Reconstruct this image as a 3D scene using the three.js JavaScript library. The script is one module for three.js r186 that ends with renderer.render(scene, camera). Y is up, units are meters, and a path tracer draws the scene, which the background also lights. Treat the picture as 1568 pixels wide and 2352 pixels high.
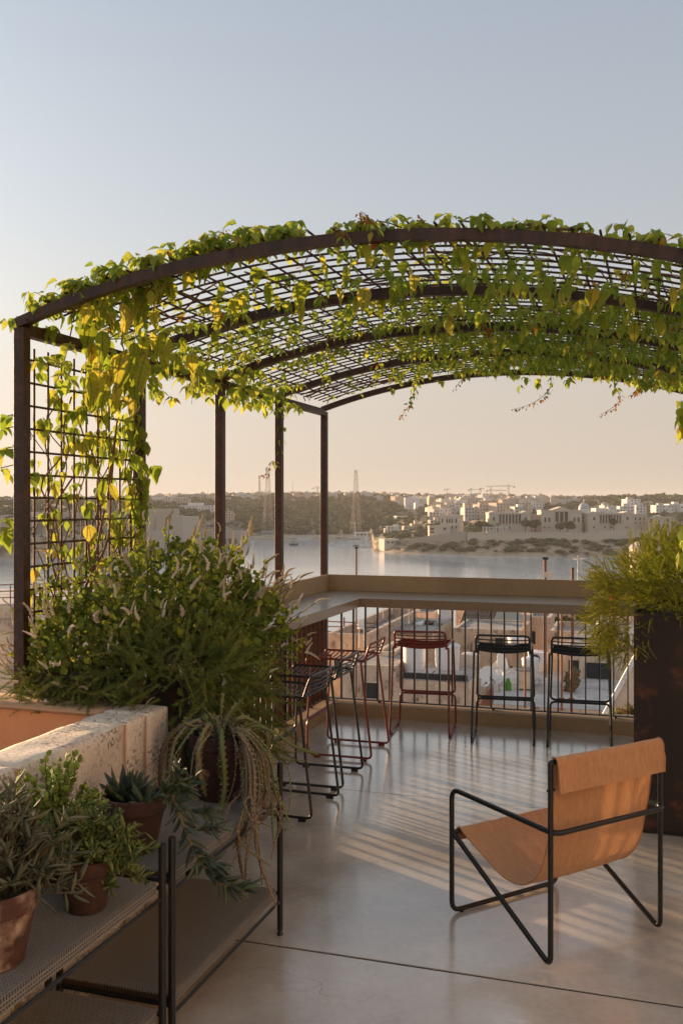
import * as THREE from 'three';
import { mergeGeometries, mergeVertices } from 'three/addons/utils/BufferGeometryUtils.js';
import { RoundedBoxGeometry } from 'three/addons/geometries/RoundedBoxGeometry.js';
import { ImprovedNoise } from 'three/addons/math/ImprovedNoise.js';

// ------------------------------------------------------------------ camera, sky, sun, exposure
const scene = new THREE.Scene();
const EYE = [2.539, 1.67, 7.39], YAW = 0.3146, FOC = 2226, HOR = 1158.3;   // measured from the photograph at 1568 x 2352
const camera = new THREE.PerspectiveCamera(2 * Math.atan(1176 / FOC) * 180 / Math.PI, 682 / 1024, 0.1, 9000);
camera.position.set(...EYE);
camera.rotation.set(0, YAW, 0);
camera.setViewOffset(682, 1024, 0, (1176 - HOR) / 2352 * 1024, 682, 1024);
camera.updateProjectionMatrix();
camera.updateMatrixWorld(true);
camera.focus = 5.6; camera.userData.fStop = 9;
scene.add(camera);

const SUN_AZ = 63.5 * Math.PI / 180, SUN_EL = 5.9 * Math.PI / 180;             // low evening sun, left of the view, a little ahead
const SUN = new THREE.Vector3(-Math.sin(SUN_AZ) * Math.cos(SUN_EL), Math.sin(SUN_EL), -Math.cos(SUN_AZ) * Math.cos(SUN_EL));
{
  const W = 512, H = 256, d = new Float32Array(W * H * 4);
  const lin = c => c <= 10 ? c / 3294 : Math.pow((c / 255 + 0.055) / 1.055, 2.4);
  const stops = [[0, 197, 182, 167], [3, 197, 184, 170], [6, 194, 185, 174], [10, 187, 186, 183], [16, 174, 180, 187], [27, 157, 167, 180], [50, 154, 164, 179], [90, 152, 162, 178]]
    .map(([e, r, g, b]) => [e, lin(r) / 2.3, lin(g) / 2.3, lin(b) / 2.3]);
  for (let j = 0; j < H; j++) for (let i = 0; i < W; i++) {
    const el = ((j + 0.5) / H - 0.5) * Math.PI, az = ((i + 0.5) / W - 0.5) * 2 * Math.PI;
    const y = Math.sin(el), x = Math.cos(el) * Math.cos(az), z = Math.cos(el) * Math.sin(az);
    const e = Math.max(0, el * 180 / Math.PI);
    let k = 0; while (k < stops.length - 2 && e > stops[k + 1][0]) k++;
    const t = Math.min(1, (e - stops[k][0]) / (stops[k + 1][0] - stops[k][0]));
    const g = Math.acos(Math.min(1, Math.max(-1, x * SUN.x + y * SUN.y + z * SUN.z))) * 180 / Math.PI;
    const a = 2.6 * Math.exp(-g / 19);
    const o = (j * W + i) * 4;
    d[o] = (stops[k][1] * (1 - t) + stops[k + 1][1] * t) * (1 + a * 1.0);
    d[o + 1] = (stops[k][2] * (1 - t) + stops[k + 1][2] * t) * (1 + a * 0.94);
    d[o + 2] = (stops[k][3] * (1 - t) + stops[k + 1][3] * t) * (1 + a * 0.84);
    d[o + 3] = 1;
  }
  const t = new THREE.DataTexture(d, W, H, THREE.RGBAFormat, THREE.FloatType);
  t.mapping = THREE.EquirectangularReflectionMapping; t.magFilter = THREE.LinearFilter; t.minFilter = THREE.LinearFilter; t.needsUpdate = true;
  scene.background = t; scene.environment = t;
}
const sun = new THREE.DirectionalLight(new THREE.Color().setRGB(1.0, 0.66, 0.38), 5);
sun.position.copy(SUN).multiplyScalar(60); sun.target.position.set(1.5, 0, 2);
sun.castShadow = true; sun.shadow.radius = 1.5; sun.shadow.mapSize.set(4096, 4096);
Object.assign(sun.shadow.camera, { left: -12, right: 12, top: 12, bottom: -12, near: 1, far: 200 });
scene.add(sun, sun.target);
scene.fog = new THREE.FogExp2(0xefebe6, 0.00011);
const renderer = new THREE.WebGLRenderer({ antialias: true });
renderer.setSize(682, 1024); renderer.shadowMap.enabled = true;
renderer.toneMapping = THREE.LinearToneMapping; renderer.toneMappingExposure = 2.5;

// ------------------------------------------------------------------ helpers
let seed = 12345;
function reseed(s) { seed = s >>> 0; }
function R() { seed = (seed + 0x6D2B79F5) >>> 0; let t = seed; t = Math.imul(t ^ t >>> 15, t | 1); t ^= t + Math.imul(t ^ t >>> 7, t | 61); return ((t ^ t >>> 14) >>> 0) / 4294967296; }
const rr = (a, b) => a + (b - a) * R();
const pick = a => a[Math.floor(R() * a.length)];
const gauss = () => (R() + R() + R() + R() - 2) * 1.0;
const V = (x, y, z) => new THREE.Vector3(x, y, z);
const CY = Math.cos(YAW), SY = Math.sin(YAW);
const lerp = (a, b, t) => a + (b - a) * t, clamp = (x, a = 0, b = 1) => Math.min(b, Math.max(a, x)), smooth = t => { t = clamp(t); return t * t * (3 - 2 * t); };
// a measured place: bearing and height read off the photograph, distance in metres along the view axis
function at(px, py, D) { const X = (px - 784) / FOC * D; return V(EYE[0] + CY * X - SY * D, EYE[1] + (HOR - py) / FOC * D, EYE[2] - SY * X - CY * D); }

const used = {};
function numbered(n) { const k = used[n] || 0; used[n] = k + 1; return k ? n + '_' + String(k).padStart(3, '0') : n; }
function tag(o, label, category, group) { o.userData.label = label; o.userData.category = category; if (group) o.userData.group = group; return o; }
function thing(name, label, category, pos = [0, 0, 0], turn = 0, group) {
  const o = new THREE.Group(); o.name = numbered(name); o.position.set(pos[0], pos[1], pos[2]); o.rotation.y = turn; scene.add(o);
  return tag(o, label, category, group);
}
function part(name, geo, mat, parent) { const m = new THREE.Mesh(geo, mat); m.name = name; m.castShadow = m.receiveShadow = true; parent.add(m); return m; }
function struct(name, geo, mat) { const m = geo ? new THREE.Mesh(geo, mat) : new THREE.Group(); m.name = numbered(name); m.castShadow = m.receiveShadow = true; m.userData.kind = 'structure'; scene.add(m); return m; }
function stuff(name, geo, mat, list, parent, colors) {
  const m = new THREE.InstancedMesh(geo, mat, list.length); m.name = name; m.userData.kind = 'stuff'; m.castShadow = m.receiveShadow = true;
  for (let i = 0; i < list.length; i++) { m.setMatrixAt(i, list[i]); if (colors) m.setColorAt(i, colors[i]); }
  parent.add(m); return m;
}
function copy(o, label, group) { const c = o.clone(); c.name = numbered(o.name.replace(/_\d{3}$/, '')); c.userData = { ...o.userData }; if (label) c.userData.label = label; if (group) c.userData.group = group; scene.add(c); return c; }

// geometry
function strip(g) { g = g.index ? g.toNonIndexed() : g; for (const k of Object.keys(g.attributes)) if (!['position', 'normal', 'uv'].includes(k)) g.deleteAttribute(k); if (!g.attributes.normal) g.computeVertexNormals(); if (!g.attributes.uv) uvBox(g); return g; }
function merge(list) { return mergeGeometries(list.map(strip)); }
function uvBox(g, s = 1, ox = 0, oy = 0) {        // uv in metres from the side a face looks to
  if (g.index) g = g.toNonIndexed();
  if (!g.attributes.normal) g.computeVertexNormals();
  const p = g.attributes.position, n = g.attributes.normal, uv = new Float32Array(p.count * 2), a = V(), b = V(), c = V();
  for (let i = 0; i < p.count; i += 3) {
    a.fromBufferAttribute(p, i); b.fromBufferAttribute(p, i + 1); c.fromBufferAttribute(p, i + 2);
    const m = b.clone().sub(a).cross(c.clone().sub(a)), x = Math.abs(m.x), y = Math.abs(m.y), z = Math.abs(m.z);
    for (let k = 0; k < 3; k++) {
      const q = [a, b, c][k]; let u, v;
      if (y >= x && y >= z) { u = q.x; v = q.z; } else if (x >= z) { u = q.z; v = q.y; } else { u = q.x; v = q.y; }
      uv[(i + k) * 2] = u * s + ox; uv[(i + k) * 2 + 1] = v * s + oy;
    }
  }
  g.setAttribute('uv', new THREE.BufferAttribute(uv, 2)); return g;
}
function box(x0, y0, z0, x1, y1, z1, r = 0) {
  const w = Math.abs(x1 - x0), h = Math.abs(y1 - y0), d = Math.abs(z1 - z0);
  const g = r > 0 ? new RoundedBoxGeometry(w, h, d, 2, Math.min(r, w / 2.01, h / 2.01, d / 2.01)) : new THREE.BoxGeometry(w, h, d);
  g.translate((x0 + x1) / 2, (y0 + y1) / 2, (z0 + z1) / 2); return uvBox(g);
}
const cbox = (w, h, d, r = 0) => box(-w / 2, -h / 2, -d / 2, w / 2, h / 2, d / 2, r);
// corners of a path rounded off
function fillet(pts, rad, n = 5, closed = false) {
  const out = [], N = pts.length;
  for (let i = 0; i < N; i++) {
    if (!closed && (i === 0 || i === N - 1)) { out.push(pts[i].clone()); continue; }
    const p = pts[i], a = pts[(i + N - 1) % N], b = pts[(i + 1) % N];
    const da = a.clone().sub(p), db = b.clone().sub(p), la = da.length(), lb = db.length();
    const r = Math.min(rad, la * 0.45, lb * 0.45); da.normalize(); db.normalize();
    const A = p.clone().addScaledVector(da, r), B = p.clone().addScaledVector(db, r);
    for (let k = 0; k <= n; k++) { const t = k / n; out.push(A.clone().multiplyScalar((1 - t) * (1 - t)).addScaledVector(p, 2 * t * (1 - t)).addScaledVector(B, t * t)); }
  }
  return out;
}
// a tube along a path; r a number or a function of 0..1; profile [[x,y]...] optional
function sweep(pts, r, sides = 8, closed = false, cap = true, flat = 1) {
  const N = pts.length, pos = [], uv = [], idx = [], T = [], rf = typeof r === 'function' ? r : () => r;
  for (let i = 0; i < N; i++) { const a = pts[closed ? (i + N - 1) % N : Math.max(0, i - 1)], b = pts[closed ? (i + 1) % N : Math.min(N - 1, i + 1)]; T.push(b.clone().sub(a).normalize()); }
  let nrm = Math.abs(T[0].y) < 0.9 ? V(0, 1, 0) : V(1, 0, 0); nrm.sub(T[0].clone().multiplyScalar(nrm.dot(T[0]))).normalize();
  let L = 0; const M = closed ? N + 1 : N;
  for (let i = 0; i < M; i++) {
    const k = i % N; if (i) L += pts[k].distanceTo(pts[(k + N - 1) % N]);
    nrm.sub(T[k].clone().multiplyScalar(nrm.dot(T[k]))).normalize();
    const bi = T[k].clone().cross(nrm), rad = rf(N > 1 ? i / (M - 1) : 0);
    for (let s = 0; s <= sides; s++) { const a = s / sides * Math.PI * 2, q = pts[k].clone().addScaledVector(nrm, Math.cos(a) * rad).addScaledVector(bi, Math.sin(a) * rad * flat); pos.push(q.x, q.y, q.z); uv.push(s / sides * rad * 6.28, L); }
  }
  for (let i = 0; i < M - 1; i++) for (let s = 0; s < sides; s++) { const a = i * (sides + 1) + s, b = a + sides + 1; idx.push(a, b, a + 1, b, b + 1, a + 1); }
  if (cap && !closed) for (const e of [0, N - 1]) {
    const c = pos.length / 3; pos.push(pts[e].x, pts[e].y, pts[e].z); uv.push(0, 0);
    const o = e * (sides + 1); for (let s = 0; s < sides; s++) e ? idx.push(c, o + s, o + s + 1) : idx.push(c, o + s + 1, o + s);
  }
  const g = new THREE.BufferGeometry(); g.setAttribute('position', new THREE.Float32BufferAttribute(pos, 3)); g.setAttribute('uv', new THREE.Float32BufferAttribute(uv, 2)); g.setIndex(idx); g.computeVertexNormals(); return g;
}
const tube = (pts, r, rad = 0.03, sides = 8, closed = false, n = 5) => sweep(rad ? fillet(pts, rad, n, closed) : pts, r, sides, closed);
const rod = (a, b, r, sides = 6) => sweep([a, b], r, sides);
function bar(a, b, w, h, up = V(0, 1, 0)) {         // a square bar from a to b, w across, h along up
  const d = b.clone().sub(a), L = d.length(); d.normalize(); const s = d.clone().cross(up).normalize(), u = s.clone().cross(d);
  const g = cbox(w, h, L); g.applyMatrix4(new THREE.Matrix4().makeBasis(s, u, d.negate()).setPosition(a.clone().add(b).multiplyScalar(0.5))); return g;
}
function spline(pts, n) { return new THREE.CatmullRomCurve3(pts, false, 'centripetal').getPoints(n); }
function quad(a, b, c, d) { const g = new THREE.BufferGeometry(); g.setAttribute('position', new THREE.Float32BufferAttribute([...a, ...b, ...c, ...a, ...c, ...d], 3)); g.computeVertexNormals(); return uvBox(g); }
function jitter(g, amp, f, sd = 0) { g = mergeVertices(stripUv(g), 1e-4); const p = g.attributes.position; for (let i = 0; i < p.count; i++) { const x = p.getX(i), y = p.getY(i), z = p.getZ(i); p.setXYZ(i, x + amp * NZ.noise(x * f + sd, y * f, z * f + 7), y + amp * NZ.noise(x * f + 31, y * f + sd, z * f), z + amp * NZ.noise(x * f, y * f + 57, z * f + sd)); } g.computeVertexNormals(); return g; }
function stripUv(g) { g = g.clone(); for (const k of Object.keys(g.attributes)) if (k !== 'position') g.deleteAttribute(k); return g; }
const NZ = new ImprovedNoise();
function fbm(x, y, z, o = 4) { let s = 0, a = 0.5, f = 1; for (let i = 0; i < o; i++) { s += a * NZ.noise(x * f, y * f, z * f); a *= 0.5; f *= 2.03; } return s; }
// tileable noise: value noise on a wrapped lattice
function tileNoise(n, cells, oct, sd) {
  const out = new Float32Array(n * n); let amp = 1, tot = 0, c = cells; reseed(sd);
  for (let o = 0; o < oct; o++) {
    const lat = new Float32Array(c * c); for (let i = 0; i < c * c; i++) lat[i] = R();
    for (let j = 0; j < n; j++) { const fy = j / n * c, y0 = Math.floor(fy), ty = smooth(fy - y0), r0 = (y0 % c) * c, r1 = ((y0 + 1) % c) * c;
      for (let i = 0; i < n; i++) { const fx = i / n * c, x0 = Math.floor(fx), tx = smooth(fx - x0), a = x0 % c, b = (x0 + 1) % c;
        out[j * n + i] += amp * lerp(lerp(lat[r0 + a], lat[r0 + b], tx), lerp(lat[r1 + a], lat[r1 + b], tx), ty); } }
    tot += amp; amp *= 0.55; c = Math.min(n, c * 2);
  }
  for (let i = 0; i < out.length; i++) out[i] /= tot; return out;
}
function texture(n, fn, srgb = false, rep = 1) {
  const d = new Uint8Array(n * n * 4);
  for (let j = 0; j < n; j++) for (let i = 0; i < n; i++) { const c = fn(i, j, j * n + i), o = (j * n + i) * 4; d[o] = clamp(c[0]) * 255; d[o + 1] = clamp(c[1]) * 255; d[o + 2] = clamp(c[2]) * 255; d[o + 3] = 255; }
  const t = new THREE.DataTexture(d, n, n); t.wrapS = t.wrapT = THREE.RepeatWrapping; t.magFilter = THREE.LinearFilter; t.minFilter = THREE.LinearMipmapLinearFilter; t.generateMipmaps = true;
  if (srgb) t.colorSpace = THREE.SRGBColorSpace; t.repeat.set(rep, rep); t.needsUpdate = true; return t;
}
const mixc = (a, b, t) => [lerp(a[0], b[0], t), lerp(a[1], b[1], t), lerp(a[2], b[2], t)];
const rgb = (r, g, b) => [r / 255, g / 255, b / 255];
const lc = (r, g, b) => new THREE.Color().setRGB(r, g, b);
const std = o => new THREE.MeshStandardMaterial(o);
const phys = o => new THREE.MeshPhysicalMaterial(o);
// ------------------------------------------------------------------ materials
const M = {};
{
  const a = tileNoise(512, 4, 7, 11), b = tileNoise(512, 16, 6, 12), c = tileNoise(512, 64, 4, 13), e = tileNoise(512, 3, 4, 14);
  const grey = (lo, hi, f) => texture(512, (i, j, k) => { const t = f(k, i, j); return mixc(lo, hi, t); }, true);
  // polished concrete floor: mottled grey with darker and paler trowel clouds, wandering hairline cracks
  {
    const n = 1024, A = tileNoise(n, 3, 8, 21), B = tileNoise(n, 9, 7, 22), C = tileNoise(n, 120, 3, 23), D = tileNoise(n, 5, 5, 24), crack = new Float32Array(n * n);
    reseed(77);
    const walk = (x, y, ang, len, w) => { for (let s = 0; s < len; s++) { ang += gauss() * 0.35; x += Math.cos(ang); y += Math.sin(ang); const ix = ((x % n) + n) % n | 0, iy = ((y % n) + n) % n | 0; crack[iy * n + ix] = Math.max(crack[iy * n + ix], w); if (R() < 0.006 && len > 60) walk(x, y, ang + rr(-1, 1), len * 0.3, w * 0.7); } };
    for (let k = 0; k < 5; k++) walk(R() * n, R() * n, R() * 6.28, rr(150, 330), rr(0.5, 1));
    const f = k => clamp(0.5 + (A[k] - 0.5) * 1.3 + (B[k] - 0.5) * 1.1 + (C[k] - 0.5) * 0.35);
    const map = texture(n, (i, j, k) => { let q = mixc(rgb(172, 164, 152), rgb(220, 213, 201), f(k)); q = mixc(q, rgb(188, 164, 138), clamp((D[k] - 0.4) * 2) * 0.5); const sp = C[k] > 0.83 ? 0.1 : 0; return mixc(q, rgb(70, 62, 54), Math.max(crack[k] * 0.75, sp)); }, true, 0.42);
    const ro = texture(n, (i, j, k) => { const v = 0.07 + 0.22 * B[k] + 0.1 * A[k] + crack[k] * 0.3; return [v, v, v]; }, false, 0.42);
    const bp = texture(n, (i, j, k) => { const v = 0.55 * B[k] + 0.3 * A[k] + 0.15 * C[k] - crack[k] * 0.3; return [v, v, v]; }, false, 0.42);
    M.floor = phys({ map, roughnessMap: ro, roughness: 0.9, bumpMap: bp, bumpScale: 0.0025, clearcoat: 1.0, clearcoatRoughness: 0.15 });
  }
  const fine = texture(512, (i, j, k) => { const v = 0.6 * b[k] + 0.4 * c[k]; return [v, v, v]; });
  M.fine = fine;
  const rep = (t, s) => { const q = t.clone(); q.repeat.set(s, s); q.needsUpdate = true; return q; };
  M.rep = rep;
  const conc = grey(rgb(152, 127, 94), rgb(180, 152, 116), k => clamp(0.5 + (a[k] - 0.5) * 1.5 + (c[k] - 0.5) * 0.4)); conc.repeat.set(0.7, 0.7);
  M.concrete = std({ map: conc, roughness: 0.62, bumpMap: rep(fine, 2), bumpScale: 0.0012 });
  const ledge = grey(rgb(124, 106, 84), rgb(148, 128, 104), k => clamp(0.5 + (a[k] - 0.5) * 1.6 + (c[k] - 0.5) * 0.5)); ledge.repeat.set(0.6, 0.6);
  M.ledge = phys({ map: ledge, clearcoat: 0.5, clearcoatRoughness: 0.2, roughness: 0.4, bumpMap: rep(fine, 2), bumpScale: 0.0008 });
  M.joint = std({ color: lc(0.03, 0.026, 0.022), roughness: 0.9 });
  // rusty brown painted steel of the pergola
  const rust = texture(512, (i, j, k) => { const t = clamp(0.5 + (b[k] - 0.5) * 2.4), u = clamp((c[k] - 0.62) * 4) * clamp((a[k] - 0.45) * 4); return mixc(mixc(rgb(48, 31, 21), rgb(78, 50, 32), t), rgb(150, 92, 55), u * 0.6); }, true, 2.2);
  M.steel = std({ map: rust, roughness: 0.5, metalness: 0.08, bumpMap: rep(fine, 5), bumpScale: 0.0008 });
  M.rail = std({ map: rust, color: lc(0.62, 0.55, 0.52), roughness: 0.42, metalness: 0.3 });
  M.meshrod = std({ color: lc(0.07, 0.04, 0.028), roughness: 0.6, metalness: 0.3 });
  // corten planter: near-black plate with rust blooms
  const cort = texture(512, (i, j, k) => { const t = clamp((e[k] - 0.43) * 5) * clamp((b[k] - 0.42) * 5), s = clamp((c[k] - 0.7) * 5); return mixc(mixc(rgb(26, 19, 16), rgb(44, 31, 24), clamp(0.5 + (a[k] - 0.5) * 2)), rgb(136, 74, 42), clamp(t * 0.85 + s * 0.25)); }, true, 1.5);
  M.corten = std({ map: cort, roughness: 0.6, metalness: 0.0, bumpMap: rep(fine, 3), bumpScale: 0.001 });
  M.zinc = std({ color: lc(0.42, 0.43, 0.44), roughness: 0.35, metalness: 0.7 });
  M.black = std({ color: lc(0.018, 0.017, 0.016), roughness: 0.34, metalness: 0.2 });
  M.blackPowder = std({ color: lc(0.02, 0.021, 0.021), roughness: 0.36 });
  M.redPowder = std({ color: lc(0.2, 0.034, 0.02), roughness: 0.38 });
  // limestone: pale warm block with lichen specks and pits
  const lim = texture(512, (i, j, k) => { const t = clamp(0.5 + (a[k] - 0.5) * 1.6 + (b[k] - 0.5) * 0.8), s = clamp((c[k] * 0.6 + b[k] * 0.4 - 0.53) * 9) * clamp((e[k] - 0.34) * 3.2); let q = mixc(rgb(206, 191, 172), rgb(240, 228, 211), t); return mixc(q, rgb(74, 64, 54), s * 0.88); }, true, 1.6);
  M.lime = std({ map: lim, roughness: 0.92, bumpMap: rep(fine, 5), bumpScale: 0.008 });
  const mortar = grey(rgb(176, 140, 108), rgb(198, 162, 128), k => b[k]); mortar.repeat.set(3, 3);
  M.mortar = std({ map: mortar, roughness: 0.95, bumpMap: rep(fine, 8), bumpScale: 0.003 });
  const oran = texture(512, (i, j, k) => { const t = clamp(0.5 + (a[k] - 0.5) * 1.5), s = clamp((e[k] - 0.56) * 4); return mixc(mixc(rgb(206, 140, 92), rgb(222, 160, 112), t), rgb(170, 108, 70), s * 0.6); }, true, 0.9);
  M.orange = std({ map: oran, roughness: 0.9, bumpMap: rep(fine, 4), bumpScale: 0.002 });
  M.cap = std({ map: mortar, color: lc(1.05, 1.02, 0.96), roughness: 0.9, bumpMap: rep(fine, 3), bumpScale: 0.003 });
  // terracotta with lime bloom
  const terra = texture(512, (i, j, k) => { const t = clamp(0.5 + (b[k] - 0.5) * 1.6), s = clamp((a[k] - 0.46) * 6); return mixc(mixc(rgb(66, 43, 34), rgb(92, 60, 47), t), rgb(196, 172, 154), s * 0.9); }, true, 2.1);
  M.terra = std({ map: terra, roughness: 0.86, bumpMap: rep(fine, 8), bumpScale: 0.0015 });
  const terra2 = texture(512, (i, j, k) => { const t = clamp(0.5 + (b[k] - 0.5) * 1.6), s = clamp((e[k] - 0.72) * 4); return mixc(mixc(rgb(54, 34, 27), rgb(78, 49, 39), t), rgb(176, 132, 108), s * 0.6); }, true, 2.6);
  M.terraDark = std({ map: terra2, roughness: 0.82, bumpMap: rep(fine, 8), bumpScale: 0.0015 });
  M.soil = std({ color: lc(0.025, 0.019, 0.015), roughness: 1 });
  // coarse woven sling cloth, rust orange: rows of weave with slubs
  const fab = texture(512, (i, j, k) => { const w = Math.sin(i / 512 * Math.PI * 2 * 48 + 0.8 * Math.sin(j * 0.05)) * 0.5 + 0.5, s = Math.sin(j / 512 * Math.PI * 2 * 128 + (i >> 2) * 2.1) * 0.5 + 0.5, n = c[((j >> 3) * 512 + i) % c.length]; const t = clamp(0.3 * w + 0.15 * s + 0.65 * n); return mixc(rgb(178, 122, 80), rgb(224, 170, 122), t); }, true, 4);
  const fabB = texture(512, (i, j, k) => { const w = Math.sin(i / 512 * Math.PI * 2 * 48 + 0.8 * Math.sin(j * 0.05)) * 0.5 + 0.5, n = c[((j >> 3) * 512 + i) % c.length]; const v = 0.6 * w + 0.4 * n; return [v, v, v]; }, false, 4);
  M.sling = phys({ map: fab, bumpMap: fabB, bumpScale: 0.002, roughness: 0.95, transmission: 0.1, thickness: 0, sheen: 0.4, sheenRoughness: 0.8, sheenColor: lc(0.9, 0.6, 0.4) });
  M.block = std({ map: rep(conc, 2), color: lc(0.42, 0.36, 0.3), roughness: 0.95 });
  M.wire = std({ color: lc(0.33, 0.31, 0.28), roughness: 0.5, metalness: 0.3 });
  const wood = texture(512, (i, j, k) => { const t = 0.5 + 0.5 * Math.sin(j / 512 * 6.283 * 18 + a[k] * 9) * 0.6 + (c[(j * 512 + (i >> 4)) % c.length] - 0.5) * 0.5; return mixc(rgb(52, 39, 28), rgb(84, 62, 44), clamp(t)); }, true, 2);
  M.wood = std({ map: wood, roughness: 0.75 });
  // leaves: thin, let light through
  const leaf = (c, tr = 0.5, ro = 0.92) => phys({ color: lc(...c), roughness: ro, transmission: tr, thickness: 0, specularIntensity: 0.35, side: THREE.DoubleSide });
  M.leaf = leaf;
  // stained render of the neighbours' roofs
  const stained = (lo, hi, dark, sd, rp) => { const p = tileNoise(512, 4, 7, sd), q = tileNoise(512, 48, 4, sd + 1), w = tileNoise(512, 9, 5, sd + 2); return texture(512, (i, j, k) => { const streak = q[((j >> 6) * 512 + i) % q.length], t = clamp(0.5 + (p[k] - 0.5) * 2.2 + (q[k] - 0.5) * 0.5), s = clamp((w[k] - 0.52) * 4) * clamp(streak * 2 - 0.6) * 0.8; return mixc(mixc(lo, hi, t), dark, clamp(s + clamp((q[k] - 0.72) * 5) * 0.3)); }, true, rp); };
  M.plasterCream = std({ map: stained(rgb(212, 190, 160), rgb(232, 214, 188), rgb(150, 126, 102), 31, 0.2), roughness: 0.92 });
  M.plasterPink = std({ map: stained(rgb(206, 180, 156), rgb(230, 207, 185), rgb(128, 108, 92), 33, 0.18), roughness: 0.92 });
  M.plasterStained = std({ map: stained(rgb(190, 168, 146), rgb(220, 198, 174), rgb(70, 62, 55), 35, 0.3), roughness: 0.92 });
  M.roofScreed = std({ map: stained(rgb(142, 132, 122), rgb(176, 166, 156), rgb(82, 74, 68), 37, 0.2), roughness: 0.9 });
  M.roofPale = std({ map: stained(rgb(186, 176, 166), rgb(210, 200, 190), rgb(132, 122, 114), 39, 0.2), roughness: 0.85 });
  M.whitePaint = std({ map: stained(rgb(226, 222, 216), rgb(242, 239, 234), rgb(190, 182, 172), 41, 0.2), roughness: 0.8 });
  M.tank = std({ map: stained(rgb(230, 227, 224), rgb(244, 241, 238), rgb(190, 182, 172), 43, 0.4), roughness: 0.55 });
  M.tile = std({ map: stained(rgb(112, 92, 78), rgb(150, 128, 108), rgb(70, 60, 54), 45, 0.9), roughness: 0.9 });
  M.dark = std({ color: lc(0.02, 0.02, 0.02), roughness: 0.6 });
  M.glass = std({ color: lc(0.03, 0.035, 0.04), roughness: 0.12 });
  M.rustPole = std({ color: lc(0.24, 0.1, 0.05), roughness: 0.7 });
  M.alu = std({ color: lc(0.4, 0.4, 0.4), roughness: 0.5, metalness: 0.5 });
  M.tarp = std({ color: lc(0.42, 0.36, 0.27), roughness: 0.9 });
}
// ------------------------------------------------------------------ terrace: floor, kerb, counter, railings
const FX1 = 5.2, FZ1 = 9.6;
{
  const fl = struct('terrace_floor');
  for (const [z0, z1] of [[0.095, 1.9855], [1.9895, 3.97], [3.985, FZ1]]) part('floor_slab', box(0.1, -0.06, z0, FX1, 0, z1, 0.0015), M.floor, fl);
  part('joint', box(0.1, -0.058, 1.98555, FX1, -0.003, 1.98945), M.joint, fl); part('joint', box(0.1, -0.058, 3.97005, FX1, -0.004, 3.98495), M.joint, fl);
  part('joint_bed', box(0.1, -0.12, 0.095, FX1, -0.062, FZ1), M.joint, fl);
  const kb = struct('terrace_kerb');
  part('kerb_run', box(0.1, -0.12, -0.14, FX1, 0.1, 0.095, 0.006), M.concrete, kb);
  part('kerb_run', box(-0.12, -0.12, -0.14, 0.0995, 0.1, 3.975, 0.006), M.concrete, kb);
  const h = thing('house_storey', 'cream rendered house storey under the terrace floor', 'building');
  part('wall', box(-0.11, -15, -0.13, FX1, -0.125, FZ1), M.plasterCream, h);
  // the house that closes the terrace on the right and behind the viewer
  const w = thing('terrace_house', 'cream plastered house wall closing the terrace beside the planter', 'building');
  part('side_wall', box(FX1 - 0.002, 0.001, 2.6, FX1 + 0.3, 3.4, FZ1), M.plasterCream, w);
  part('cornice', box(FX1 - 0.055, 3.405, 2.5, FX1 + 0.4, 3.52, FZ1), M.ledge, w);
  for (const z of [3.1, 4.8]) { const f = part('window', box(FX1 - 0.03, 0.9, z, FX1 - 0.003, 2.3, z + 1.2), M.glass, w); part('sill', box(FX1 - 0.06, 0.82, z - 0.08, FX1 - 0.0035, 0.9, z + 1.28), M.wood, f); part('lintel', box(FX1 - 0.06, 2.3, z - 0.08, FX1 - 0.0035, 2.38, z + 1.28), M.wood, f); }
}
{
  const c = thing('bar_counter', 'L-shaped grey concrete bar ledge with raised back edge above the railings', 'counter');
  part('ledge', box(0.468, 0.915, -0.02, FX1 - 1.2, 0.98, 0.5785, 0.003), M.ledge, c);
  part('ledge', box(-0.02, 0.9152, -0.02, 0.4678, 0.9802, 2.64, 0.003), M.ledge, c);
  part('upstand', box(0.034, 0.9805, 0.0, FX1 - 1.2, 1.107, 0.022, 0.002), M.concrete, c);
  part('upstand', box(0.012, 0.9805, 0.0, 0.0338, 1.107, 2.64, 0.002), M.concrete, c);
}
{
  const bg = cbox(0.008, 0.79, 0.034), bgl = cbox(0.034, 0.79, 0.008);
  const a = thing('railing', 'brown flat-bar balcony railing under the ledge facing the rooftops', 'railing');
  part('bottom_rail', box(0.0, 0.112, -0.018, FX1 - 1.2, 0.12, 0.018), M.rail, a);
  for (let x = 0.1; x < FX1 - 1.22; x += 0.1) { const b = part('baluster', bg, M.rail, a); b.position.set(x + 0.035, 0.5165, 0); }
  for (const x of [0.45, 1.35, 2.25, 3.15]) { const f = part('rail_foot', cbox(0.016, 0.014, 0.03), M.rail, a); f.position.set(x, 0.106, 0); }
  const b = thing('railing', 'brown flat-bar railing behind the three stools beside the planter', 'railing');
  part('bottom_rail', box(-0.018, 0.112, 0.02, 0.018, 0.12, 3.85), M.rail, b);
  for (let z = 0.1; z < 3.85; z += 0.1) { const q = part('baluster', bgl, M.rail, b); q.position.set(0, 0.5165, z); }
  for (const z of [0.35, 1.25, 2.25, 3.25]) { const f = part('rail_foot', cbox(0.03, 0.014, 0.016), M.rail, b); f.position.set(0, 0.106, z); }
  part('top_rail', box(-0.018, 0.9, 2.66, 0.018, 0.91, 3.85), M.rail, b);
}
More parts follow.
